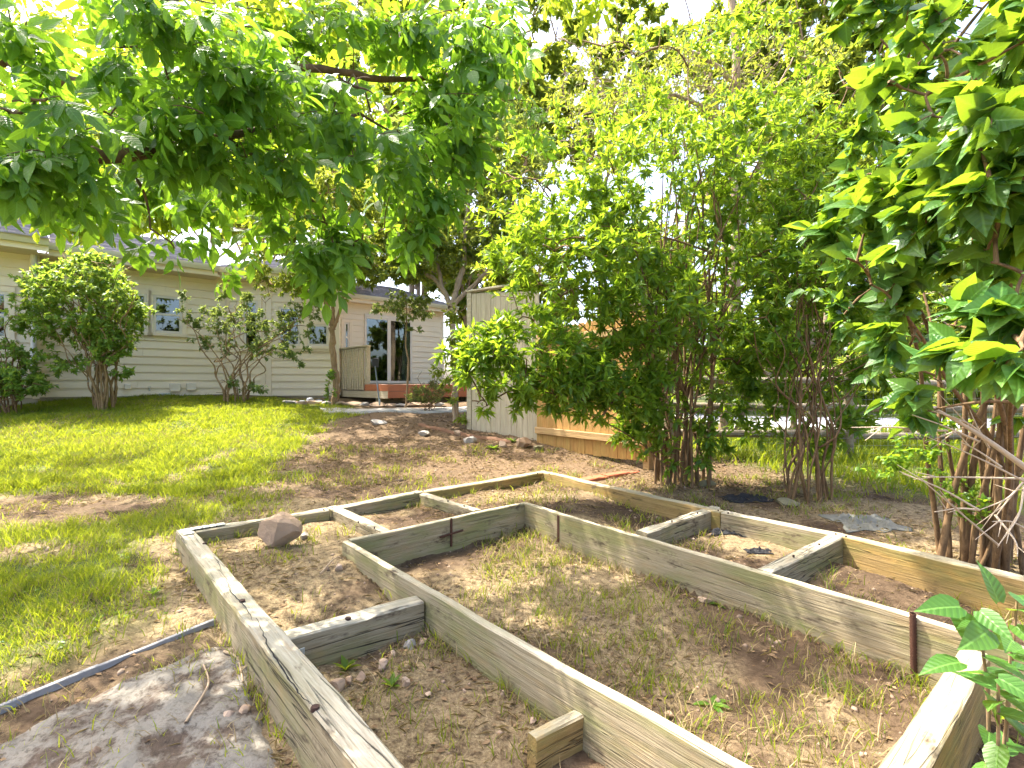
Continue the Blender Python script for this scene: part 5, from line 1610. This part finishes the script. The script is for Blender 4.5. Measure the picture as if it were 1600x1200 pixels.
# ------------------------------------------------------------------ background trees
def bg_tree(name, label, x, Y, crown_y, crown_r, hgt_r, seed, mat, n_tw=700, leaf=.16, per=11, dep=None, bark='bark_grey', mat2=None):
    r_ = np.random.default_rng(seed)
    X = (x - 800) / 800 * Y
    base = Vector((X, Y, gz(X, Y)))
    cz = EYE + (600 - crown_y) / 800 * Y
    k = Y / 800
    rw, rh = crown_r * k, hgt_r * k
    limbs = [([tuple(base), (X + .1, Y, base.z + (cz - base.z) * .5), (X - .05, Y, cz), (X, Y, cz + rh * .7)], .07 * rh / 2.5 + .04, .02)]
    for q in range(5):
        a = q * 1.26 + r_.uniform(-.3, .3)
        s0 = Vector((X, Y, base.z + (cz - base.z) * r_.uniform(.35, .8)))
        e = Vector((X + rw * .75 * math.cos(a), Y + rw * .75 * math.sin(a), cz + rh * r_.uniform(-.3, .5)))
        limbs.append(([tuple(s0), tuple(s0.lerp(e, .5) + Vector((0, 0, .3))), tuple(e)], .05, .015))
    envs = []
    for q in range(13):
        d = r_.normal(size=3); d /= np.linalg.norm(d)
        f = r_.uniform(.45, .8)
        envs.append((X + d[0] * rw * f, Y + d[1] * (dep or rw) * f, cz + d[2] * rh * f, rw * r_.uniform(.3, .48), rw * .4, rh * r_.uniform(.22, .40), 1))
    envs.append((X, Y, cz, rw * .6, (dep or rw) * .6, rh * .6, 2.5))
    return make_plant(name, label, 'tree', base, limbs, envs, M[bark], M[mat], tpl_diamond(.52), leaf * 1.28, 80, int(n_tw * .8), per * 2.3, seed + 1, limb_name='trunk', sides=8,
                      mid_r=(.04, .012), twig_r=(.012, .004), shell=.3, lift=.1, leafmat2=M[mat2] if mat2 else None, frac2=.4 if mat2 else 0, twig_sides=3, twig_pts=3)
bg_tree('tall_tree', 'tall dark green tree behind the middle of the yard', 935, 17, 120, 170, 170, 501, 'leaf_bg', 800, .17, mat2='leaf_bg_yellow')
bg_tree('tall_tree', 'tall green tree behind the half bare tree', 1150, 19, 90, 190, 170, 511, 'leaf_bg', 750, .18)
bg_tree('tall_tree', 'tall tree beyond the rail fence at the right', 1380, 18, 170, 190, 200, 521, 'leaf_bg', 700, .19, mat2='leaf_bg_yellow')
bg_tree('tall_tree', 'leafy tree standing right behind the patio wing of the house', 660, 22, 220, 170, 150, 531, 'leaf_bg_yellow', 750, .20)
bg_tree('tall_tree', 'broad tree rising behind the house roof', 330, 27, 240, 230, 130, 541, 'leaf_bg_yellow', 850, .24)
bg_tree('tall_tree', 'tree rising behind the left wing of the house', 40, 25, 240, 200, 130, 551, 'leaf_bg_yellow', 800, .23)
bg_tree('hedge_tree', 'low rounded tree beyond the pale road', 1280, 22, 500, 120, 90, 561, 'leaf_bg_yellow', 450, .20)
bg_tree('hedge_tree', 'low dark tree beyond the road at the far right', 1560, 20, 470, 140, 110, 571, 'leaf_bg', 450, .20)
bg_tree('hedge_tree', 'small tree seen between the gate and the big shrub', 1010, 14, 470, 110, 110, 581, 'leaf_bg_yellow', 550, .13)
bg_tree('hedge_tree', 'bushy tree growing just behind the pale gate', 830, 11.5, 430, 110, 120, 591, 'leaf_bg_yellow', 650, .10)

bg_tree('tall_tree', 'tall yellow green tree filling the gap above the pale gate', 800, 15, 200, 130, 150, 601, 'leaf_bg_yellow', 700, .14)
bg_tree('hedge_tree', 'yellow green tree just above the patio roof', 650, 19.5, 330, 130, 110, 641, 'leaf_bg_yellow', 650, .17)
bg_tree('hedge_tree', 'low bright tree between the patio wall and the pale gate', 725, 20.5, 440, 100, 100, 671, 'leaf_bg_yellow', 600, .16)
bg_tree('hedge_tree', 'wide low tree far behind the big shrub', 1080, 25, 400, 230, 140, 651, 'leaf_bg', 750, .24, mat2='leaf_bg_yellow')
bg_tree('hedge_tree', 'wide low tree far beyond the road', 1420, 27, 420, 230, 150, 661, 'leaf_bg_yellow', 750, .25)
bg_tree('tall_tree', 'tall green tree behind the lilac at the far right edge', 1600, 15, 200, 170, 220, 611, 'leaf_bg', 600, .16)
bg_tree('tall_tree', 'leafy tree behind the thin stemmed shrub', 1260, 13, 260, 130, 180, 621, 'leaf_bg_yellow', 700, .13)
bg_tree('tall_tree', 'tall tree high above the house ridge', 500, 24, 120, 200, 170, 631, 'leaf_bg', 700, .22, mat2='leaf_bg_yellow')

for k, (x, Yb, cy, rw, rh) in enumerate([(1010, 12.5, 560, 90, 75), (1130, 14, 555, 95, 75), (1250, 13.6, 560, 100, 70), (1370, 14.4, 550, 105, 80), (1490, 13.8, 555, 105, 75), (1610, 14.2, 550, 105, 85)]):
    lb = ['nearest to the cedar fence', 'behind the stems of the big shrub', 'left of the thin stemmed shrub', 'right of the thin stemmed shrub', 'behind the stems of the lilac', 'at the far right edge'][k]
    bg_tree('roadside_bush', 'sunlit bush beyond the road, ' + lb, x, Yb, cy, rw, rh, 700 + 10 * k, 'leaf_bg_yellow' if k % 2 else 'leaf_bg', 420, .13, 10)['category'] = 'bush'

bg_tree('tall_tree', 'tall tree whose crown fills the top middle of the view', 640, 20, 70, 190, 150, 801, 'leaf_bg', 750, .18, mat2='leaf_bg_yellow')
bg_tree('tall_tree', 'tall tree whose crown fills the top right of the view', 1290, 17, 60, 190, 160, 811, 'leaf_bg', 750, .16, mat2='leaf_bg_yellow')
bg_tree('tall_tree', 'tall slender tree above the right end of the house roof', 410, 21, 300, 120, 110, 821, 'leaf_bg_yellow', 650, .18)
for k, (x, Yb, cy, rw, rh) in enumerate([(1150, 8.3, 585, 70, 75), (1235, 9.0, 590, 65, 65), (1330, 8.0, 600, 65, 60), (1415, 8.6, 590, 70, 75), (1520, 8.2, 580, 80, 85)]):
    lb = ['behind the right stems of the big shrub', 'left of the rail fence post', 'right of the thin stems', 'between the thin stems and the lilac', 'behind the lilac stems'][k]
    bg_tree('verge_bush', 'airy pale bush outside the rail fence, ' + lb, x, Yb, cy, rw, rh, 850 + 10 * k, 'leaf_bg_yellow', 300, .075, 8)['category'] = 'bush'

# ------------------------------------------------------------------ dead branches on the right
def dead_branch():
    r_ = np.random.default_rng(77)
    root = PT(1680, 780, 2.35)
    g = Vector((root.x + .15, root.y, gz(root.x + .15, root.y)))
    t = thing('dead_branch', tuple(g), 'bleached dead branch with bare twigs sticking out below the lilac', 'branch')
    main = catmull([tuple(g), tuple(PT(1720, 850, 2.4)), tuple(PT(1650, 770, 2.35)), tuple(PT(1560, 700, 2.3)), tuple(PT(1490, 655, 2.25)), tuple(PT(1420, 618, 2.2))], 8)
    V, F = tubes([(main, np.linspace(.024, .003, len(main)))], 8)
    obj('limb', np_mesh('limb', V, F, M['dead'], True), t)
    tw = []
    ends = [(1440, 637, 1540, 685), (1425, 648, 1530, 690), (1410, 672, 1480, 673), (1330, 668, 1450, 675), (1470, 690, 1600, 752), (1440, 745, 1600, 748), (1460, 800, 1530, 797), (1530, 797, 1600, 752), (1550, 815, 1600, 825),
            (1435, 745, 1560, 852), (1560, 852, 1600, 760), (1500, 690, 1565, 730), (1515, 640, 1545, 700), (1555, 808, 1598, 755), (1590, 870, 1555, 805), (1410, 740, 1530, 797)]
    for a, b, c, d in ends:
        p, q = PT(c, d, 2.3 + r_.uniform(-.05, .05)), PT(a, b, 2.2 + r_.uniform(-.12, .12))
        m = p.lerp(q, .5) + Vector(r_.normal(size=3) * .012)
        pts = catmull([tuple(p), tuple(m), tuple(q)], 6)
        tw.append((pts, np.linspace(.0055, .0018, len(pts))))
        for k in range(2):
            i = r_.integers(3, len(pts) - 2)
            e = pts[i] + (pts[-1] - pts[0]) * .25 + r_.normal(size=3) * .05
            tw.append((np.linspace(pts[i], e, 4), np.linspace(.003, .001, 4)))
    V, F = tubes(tw, 5)
    tag(obj('twigs', np_mesh('twigs', V, F, M['dead'], True), t), None, None, None, 'stuff')
dead_branch()

# sticks on the ground
def stick(pix, z, r0, label, mat='stick', parent=None):
    pts = []
    for x, y in pix:
        p = GP(x, y, z); pts.append((p.x, p.y, gz(p.x, p.y) + .012 + z * 0))
    c = catmull(pts, 6)
    c[:, 2] += .008
    V, F = tubes([(c, np.linspace(r0, r0 * .55, len(c)))], 6)
    tag(obj('stick', np_mesh('stick', V, F, M[mat], True)), label, 'stick')
stick([(290, 1134), (316, 1098), (326, 1075), (318, 1053)], .05, .006, 'long curved pale stick lying on the concrete patch')
stick([(350, 1030), (370, 1042), (380, 1075)], .05, .006, 'short bent stick beside the left timber on the concrete')
stick([(500, 925), (530, 905), (560, 900)], .05, .005, 'thin brown twig on soil left of the inner plank frame')
stick([(1450, 896), (1475, 888), (1496, 878)], .1, .005, 'straight pale twig lying in the right outer bed')

# weed fabric
def fabric(name, label, x, y, w, h, mat, seed, z=.12, amp=.05):
    c = GP(x, y, z); k = c.y / 800
    n = 22
    V = []
    for i in range(n + 1):
        for j in range(n + 1):
            u, v = i / n * 2 - 1, j / n * 2 - 1
            e = 1 + .35 * mnoise.noise(Vector((u * 1.5 + seed, v * 1.5, 0)))
            X, Y_ = c.x + u * w / 2 * k * e, c.y + v * h * k * e
            V.append((X, Y_, gz(X, Y_) + .006 + amp * max(0, mnoise.noise(Vector((u * 3 + seed, v * 3, 2))) + .6 * mnoise.noise(Vector((u * 8 + seed, v * 8, 5))) + .15) * (1 - max(abs(u), abs(v)) ** 3)))
    F = [(i * (n + 1) + j, (i + 1) * (n + 1) + j, (i + 1) * (n + 1) + j + 1, i * (n + 1) + j + 1) for i in range(n) for j in range(n)]
    me = np_mesh(name, np.array(V), np.array(F), M[mat], False)
    o = tag(obj(name, me), label, 'fabric')
    so = o.modifiers.new('thick', 'SOLIDIFY'); so.thickness = .003
    return o
fabric('weed_fabric', 'crumpled faded grey weed fabric on the ground left of the lilac', 1352, 808, 95, 34, 'grey_fabric', 1, .16, .07)
fabric('weed_fabric', 'strip of black weed fabric curling behind the right timber', 1168, 772, 66, 16, 'black_fabric', 2, .2, .08)
fabric('weed_fabric', 'torn black weed fabric scraps in the right outer bed', 1140, 838, 70, 14, 'black_fabric', 3, .09, .035)
fabric('weed_fabric', 'small black fabric scrap next to the far right cross tie', 1185, 868, 36, 9, 'black_fabric', 4, .09, .03)

# ------------------------------------------------------------------ grass, straw, litter, gravel
def blades(name, label, P, h, w, mat, lean, r_, parent=None, tris=3):
    n = len(P)
    a = r_.uniform(0, 2 * np.pi, n)
    side = np.stack([np.cos(a), np.sin(a), np.zeros(n)], 1)
    b = r_.uniform(0, 2 * np.pi, n)
    ln = np.stack([np.cos(b), np.sin(b), np.zeros(n)], 1) * (lean * r_.uniform(.3, 1.3, n) * h)[:, None]
    up = np.stack([np.zeros(n), np.zeros(n), h], 1)
    w2 = (w / 2)[:, None]
    if tris == 1:
        V = np.stack([P - side * w2, P + side * w2, P + up * .95 + ln], 1).reshape(-1, 3)
        vv = np.clip(.55 * r_.random(n) + .9 * (vnoise(P[:, 0], P[:, 1], 67, 5, 3) - .5) + .22, 0, .999)
        me = np_mesh(name, V, (np.arange(n) * 3)[:, None] + np.array([[0, 1, 2]]), mat, True, {'v': np.repeat(vv, 3)})
        return tag(obj(name, me), label, 'grass', None, 'stuff')
    v0 = P - side * w2; v1 = P + side * w2
    mid = P + up * .55 + ln * .35
    v2 = mid + side * w2 * .75; v3 = mid - side * w2 * .75
    v4 = P + up * .95 + ln
    V = np.stack([v0, v1, v2, v3, v4], 1).reshape(-1, 3)
    k = (np.arange(n) * 5)[:, None]
    vv = np.clip(.55 * r_.random(n) + .9 * (vnoise(P[:, 0], P[:, 1], 67, 5, 3) - .5) + .22, 0, .999)
    me = np_mesh(name, V, [k + np.array([[0, 1, 2, 3]]), k + np.array([[3, 2, 4]])], mat, True, {'v': np.repeat(vv, 5)})
    return tag(obj(name, me), label, 'grass', None, 'stuff')

def tufts(n_tuft, region, dens, r_, per=(8, 22), rad=.028):
    """points gathered in tufts, kept where dens(X,Y) allows"""
    x0, x1, y0, y1 = region
    X = r_.uniform(x0, x1, n_tuft); Y = r_.uniform(y0, y1, n_tuft)
    keep = r_.random(n_tuft) < dens(X, Y)
    X, Y = X[keep], Y[keep]
    k = r_.integers(per[0], per[1], len(X))
    X = np.repeat(X, k) + r_.normal(size=k.sum()) * rad; Y = np.repeat(Y, k) + r_.normal(size=k.sum()) * rad
    return np.stack([X, Y, ground_z(X, Y) - .004], 1)

def cull(P, margin=.15):
    vis = (np.abs(P[:, 0]) < P[:, 1] * (1 + margin) + .3)
    return P[vis]

def veg_grass():
    r_ = np.random.default_rng(900)
    slab = [GP(-90, 1190, .03), GP(0, 1125, .04), GP(330, 1010, .05), GP(430, 1133, .03), GP(470, 1230, .02)]
    def lawn(X, Y):
        hide = np.maximum(inside(X, Y, OUTER), 1 - sm(Y, 1.2, 1.4))
        hm = inside(X, Y, [GP(-400, 1260, .04), GP(335, 990, .05), O3e])      # nothing on the slab side of the pipe
        return lawn_mask(X, Y) * (1 - hide) * (1 - hm)
    Ps, hs, ws = [], [], []
    for reg, n, h, w, rad in (((-6.5, -1.4, 1.3, 4.6), 8500, .07, .0044, .03), ((-9, -1.2, 4.6, 7.5), 8000, .07, .0078, .045), ((-12, -1.8, 7.5, 11.8), 8500, .06, .0125, .07)):
        P = cull(tufts(n, reg, lawn, r_, (8, 20), rad))
        Ps.append(P); big = .35 + 1.5 * vnoise(P[:, 0], P[:, 1], 61, 3.5, 3) ** 1.5
        hs.append(h * big * r_.uniform(.5, 1.5, len(P))); ws.append(w * r_.uniform(.7, 1.3, len(P)))
    P, h, w = np.concatenate(Ps), np.concatenate(hs), np.concatenate(ws)
    dry = r_.random(len(P)) < .10 + .25 * sm(vnoise(P[:, 0], P[:, 1], 64, 1.4, 3), .5, .7)
    far = P[:, 1] > 7.0
    blades('lawn_grass', 'green lawn grass near the timber frame at the left', P[~dry & ~far], h[~dry & ~far], w[~dry & ~far], M['grass'], .9, r_)
    blades('lawn_grass', 'bright green lawn grass in front of the house', P[~dry & far], h[~dry & far], w[~dry & far] * 1.3, M['grass'], .9, r_, None, 1)
    blades('dry_lawn_grass', 'dry straw coloured blades scattered in the lawn', P[dry], h[dry] * .8, w[dry] * 1.2, M['straw'], 1.3, r_, None, 1)
    # thin grass in the beds and on the bare soil
    def bed(X, Y):
        i = inside(X, Y, INNER, .1); o = inside(X, Y, OUTER, .1)
        p = vnoise(X, Y, 71, 2.2, 4)
        return i * sm(p, .36, .62) * .9 + (o - i) * sm(p, .46, .66) * .5 + (1 - o) * sm(p, .42, .66) * .35 * (1 - lawn_mask(X, Y))
    P = cull(tufts(15000, (-4.5, 4.2, 1.2, 7.0), bed, r_, (4, 14), .035))
    dry = r_.random(len(P)) < .55
    k = np.interp(P[:, 1], [1.5, 3, 6], [.0028, .0036, .006])
    blades('bed_grass', 'thin green grass sprouting in the beds', P[~dry], .062 * r_.uniform(.4, 1.5, (~dry).sum()), k[~dry] * 1.5, M['grass'], .8, r_)
    blades('bed_straw', 'dry straw stubble in the beds', P[dry], .055 * r_.uniform(.4, 1.6, dry.sum()), k[dry] * 1.5, M['straw'], 1.2, r_)
    # tufts and straw gathered against the planks
    lines = [(I0, I3e, .035, 1.3), (I0, I1, .035, 1), (I1, I2e, .035, 1.2), (O0, O3e, .065, 1.2), (O0, O1, .06, 1), (O1, O2e, .06, 1.2)]
    E = []
    for a, b, o_, w_ in lines:
        L_ = (b - a).length; k_ = int(L_ * 26 * w_)
        t_ = r_.random(k_); nx_, ny_ = -(b.y - a.y) / L_, (b.x - a.x) / L_
        sd = np.where(r_.random(k_) < .5, 1, -1) * (o_ + np.abs(r_.normal(size=k_)) * .02)
        keep = vnoise(t_ * L_ + a.x * 3, t_ * 0 + a.y * 5, 93, 2.2, 2) > .42
        x_ = a.x + (b.x - a.x) * t_ + nx_ * sd; y_ = a.y + (b.y - a.y) * t_ + ny_ * sd
        x_, y_ = x_[keep], y_[keep]
        q = r_.integers(4, 12, len(x_))
        x_ = np.repeat(x_, q) + r_.normal(size=q.sum()) * .012; y_ = np.repeat(y_, q) + r_.normal(size=q.sum()) * .012
        E.append(np.stack([x_, y_, ground_z(x_, y_) - .004], 1))
    P = cull(np.concatenate(E)); dry = r_.random(len(P)) < .5
    blades('plank_side_grass', 'green grass growing along the foot of the planks', P[~dry], .07 * r_.uniform(.3, 1.4, (~dry).sum()), .0045 * r_.uniform(.7, 1.3, (~dry).sum()), M['grass'], .7, r_)
    blades('plank_side_straw', 'dry grass along the foot of the planks', P[dry], .06 * r_.uniform(.3, 1.4, dry.sum()), .004 * r_.uniform(.7, 1.3, dry.sum()), M['straw'], 1.0, r_)
    # outside grass beyond the rail fence
    P = tufts(2600, (1.8, 10, 4.5, 9.6), lambda X, Y: outside_grass(X, Y), r_, (6, 14), .08)
    blades('verge_grass', 'bright tall grass beyond the rail fence', P, .13 * r_.uniform(.4, 1.6, len(P)), .014 * r_.uniform(.6, 1.3, len(P)), M['grass'], .6, r_)
    # lying straw
    def flat(name, label, n, reg, dens, L, W, mat, tpl):
        X = r_.uniform(reg[0], reg[1], n); Y = r_.uniform(reg[2], reg[3], n)
        keep = r_.random(n) < dens(X, Y); X, Y = X[keep], Y[keep]
        P = cull(np.stack([X, Y, ground_z(X, Y) + .006], 1)); m = len(P)
        a = r_.uniform(0, 6.283, m)
        D = np.stack([np.cos(a), np.sin(a), r_.normal(size=m) * .10], 1); U = unit(r_.normal(size=(m, 3)) * .3 + [0, 0, 1])
        s = L * r_.uniform(.4, 1.5, m)
        V, Fs, own = scatter(tpl, P, D, U, s)
        tag(obj(name, np_mesh(name, V, Fs, mat, False, {'v': r_.random(m)[own]})), label, 'litter', None, 'stuff')
    soil = lambda X, Y: (1 - .8 * lawn_mask(X, Y)) * (.15 + .85 * sm(vnoise(X, Y, 81, 2.0, 4), .40, .62))
    flat('straw_litter', 'loose dry straw lying on the bare soil', 34000, (-5, 4.5, 1.2, 7.5), soil, .05, 1, M['straw'], tpl_diamond(.055))
    path = lambda X, Y: sm(X, -3.4, -2.2) * (1 - lawn_mask(X, Y)) * (.25 + .75 * sm(vnoise(X, Y, 83, 1.5, 3), .38, .6))
    flat('leaf_litter', 'dry brown leaf litter on the slope below the deck', 26000, (-3.6, 3.4, 5.2, 10.3), path, .038, 1, M['litter'], tpl_diamond(.5))
    flat('chip_litter', 'small dry leaf bits on the soil of the beds', 16000, (-4, 4.2, 1.2, 5.6), soil, .022, 1, M['litter'], tpl_diamond(.6))
    flat('fallen_leaves', 'fallen dry leaves lying in the lawn', 2600, (-9, -1.6, 1.3, 9), lambda X, Y: lawn_mask(X, Y) * .7 + .05, .035, 1, M['litter'], tpl_small(.5, .3, .3))
    flat('clover', 'low clover and broad weeds mixed into the lawn', 9000, (-8, -1.5, 1.3, 7.5), lambda X, Y: lawn_mask(X, Y) * sm(vnoise(X, Y, 97, 1.6, 3), .48, .62), .032, 1, M['leaf_shrub'], tpl_small(.75, .15, .1))
    # gravel
    n = 20000
    X = r_.uniform(-4.2, 4.2, n); Y = r_.uniform(1.2, 7.5, n)
    keep = r_.random(n) < (1 - lawn_mask(X, Y)) * (.2 + .8 * sm(vnoise(X, Y, 91, 1.7, 3), .4, .65)); X, Y = X[keep], Y[keep]
    P = cull(np.stack([X, Y, ground_z(X, Y)], 1))
    ico = np.array([(1, 0, 0), (0, 1, 0), (-1, 0, 0), (0, -1, 0), (0, 0, 1), (0, 0, -1)], float)
    fi = np.array([(0, 1, 4), (1, 2, 4), (2, 3, 4), (3, 0, 4), (1, 0, 5), (2, 1, 5), (3, 2, 5), (0, 3, 5)])
    m = len(P)
    s = .0042 * np.exp(r_.normal(size=m) * .6)
    V = P[:, None] + (ico[None] * (1 + .3 * r_.normal(size=(m, 6, 1)) * .5)) * (s[:, None] * r_.uniform(.7, 1.4, (m, 3)) * [1, 1, .7])[:, None, :]
    F = (fi[None] + (np.arange(m) * 6)[:, None, None]).reshape(-1, 3)
    mg, nt, p, o = new_mat('gravel')
    a_ = N(nt, 'ShaderNodeAttribute', attribute_name='v').outputs['Fac']
    nt.links.new(mixc(nt, a_, (.10, .065, .04), (.36, .26, .18)), p.inputs['Base Color']); p.inputs['Roughness'].default_value = .95
    tag(obj('gravel', np_mesh('gravel', V.reshape(-1, 3), F, mg, True, {'v': np.repeat(r_.random(m), 6)})), 'small gravel and soil crumbs on the bare ground', 'gravel', None, 'stuff')
veg_grass()

# weeds: single leafy plants
def weed(x, y, z, label, n, s, mat, seed, up=.5, name='weed'):
    r_ = np.random.default_rng(seed)
    p = GP(x, y, z); p.z = gz(p.x, p.y)
    t = thing(name, tuple(p), label, 'weed')
    tp = tpl_leaf(.34, .2, .1)
    lc = leaf_lc(tp[0])
    me = np_mesh('leaf', tp[0], tp[1], M[mat], True, {'v': np.zeros(len(tp[0])), 'lx': lc[:, 0], 'ly': lc[:, 1]})
    for k in range(n):
        a = k * 2.4 + r_.uniform(-.3, .3)
        d = np.array([math.cos(a), math.sin(a), up * r_.uniform(.4, 1.6)]); d /= np.linalg.norm(d)
        u = np.array([0, 0, 1.0]); x_ = np.cross(d, u); x_ /= np.linalg.norm(x_); nn = np.cross(x_, d)
        q = s * r_.uniform(.7, 1.2)
        m = Matrix.Identity(4)
        for b in range(3):
            m[b][0], m[b][1], m[b][2], m[b][3] = x_[b] * q, d[b] * q, nn[b] * q, p[b]
        obj('leaf', me, t, m)
weed(612, 1080, .03, 'bright yellow green weed in the near bed', 9, .06, 'leaf_ash_sun', 1, 1.0)
weed(540, 1050, .03, 'green weed in front of the near cross tie', 9, .07, 'grass', 2, .8)
weed(1125, 945, .0, 'dark green weed under the right inner plank', 10, .06, 'leaf_shrub', 3, .5)
weed(1112, 1095, .0, 'flat green weed with a long leaf in the inner bed', 6, .07, 'leaf_shrub', 4, .2)
weed(1515, 920, .1, 'bright green seedling in the right outer bed', 5, .09, 'leaf_shrub', 5, 1.4)
weed(283, 880, .06, 'pale green broad leaf weed beside the left timber', 8, .06, 'leaf_ash_sun', 6, .6)
weed(240, 940, .06, 'green leafy weed in the thin lawn near the left timber', 7, .06, 'leaf_shrub', 7, .7)
weed(770, 695, .42, 'low green weeds among rocks below the gate', 22, .11, 'leaf_shrub', 8, .6)
weed(800, 690, .42, 'leafy weed between the pale pinkish rock and tallest rock', 16, .10, 'leaf_bush', 9, .8)
weed(1100, 770, .25, 'green weed at the foot of the big shrub', 10, .07, 'leaf_shrub', 10, .6)
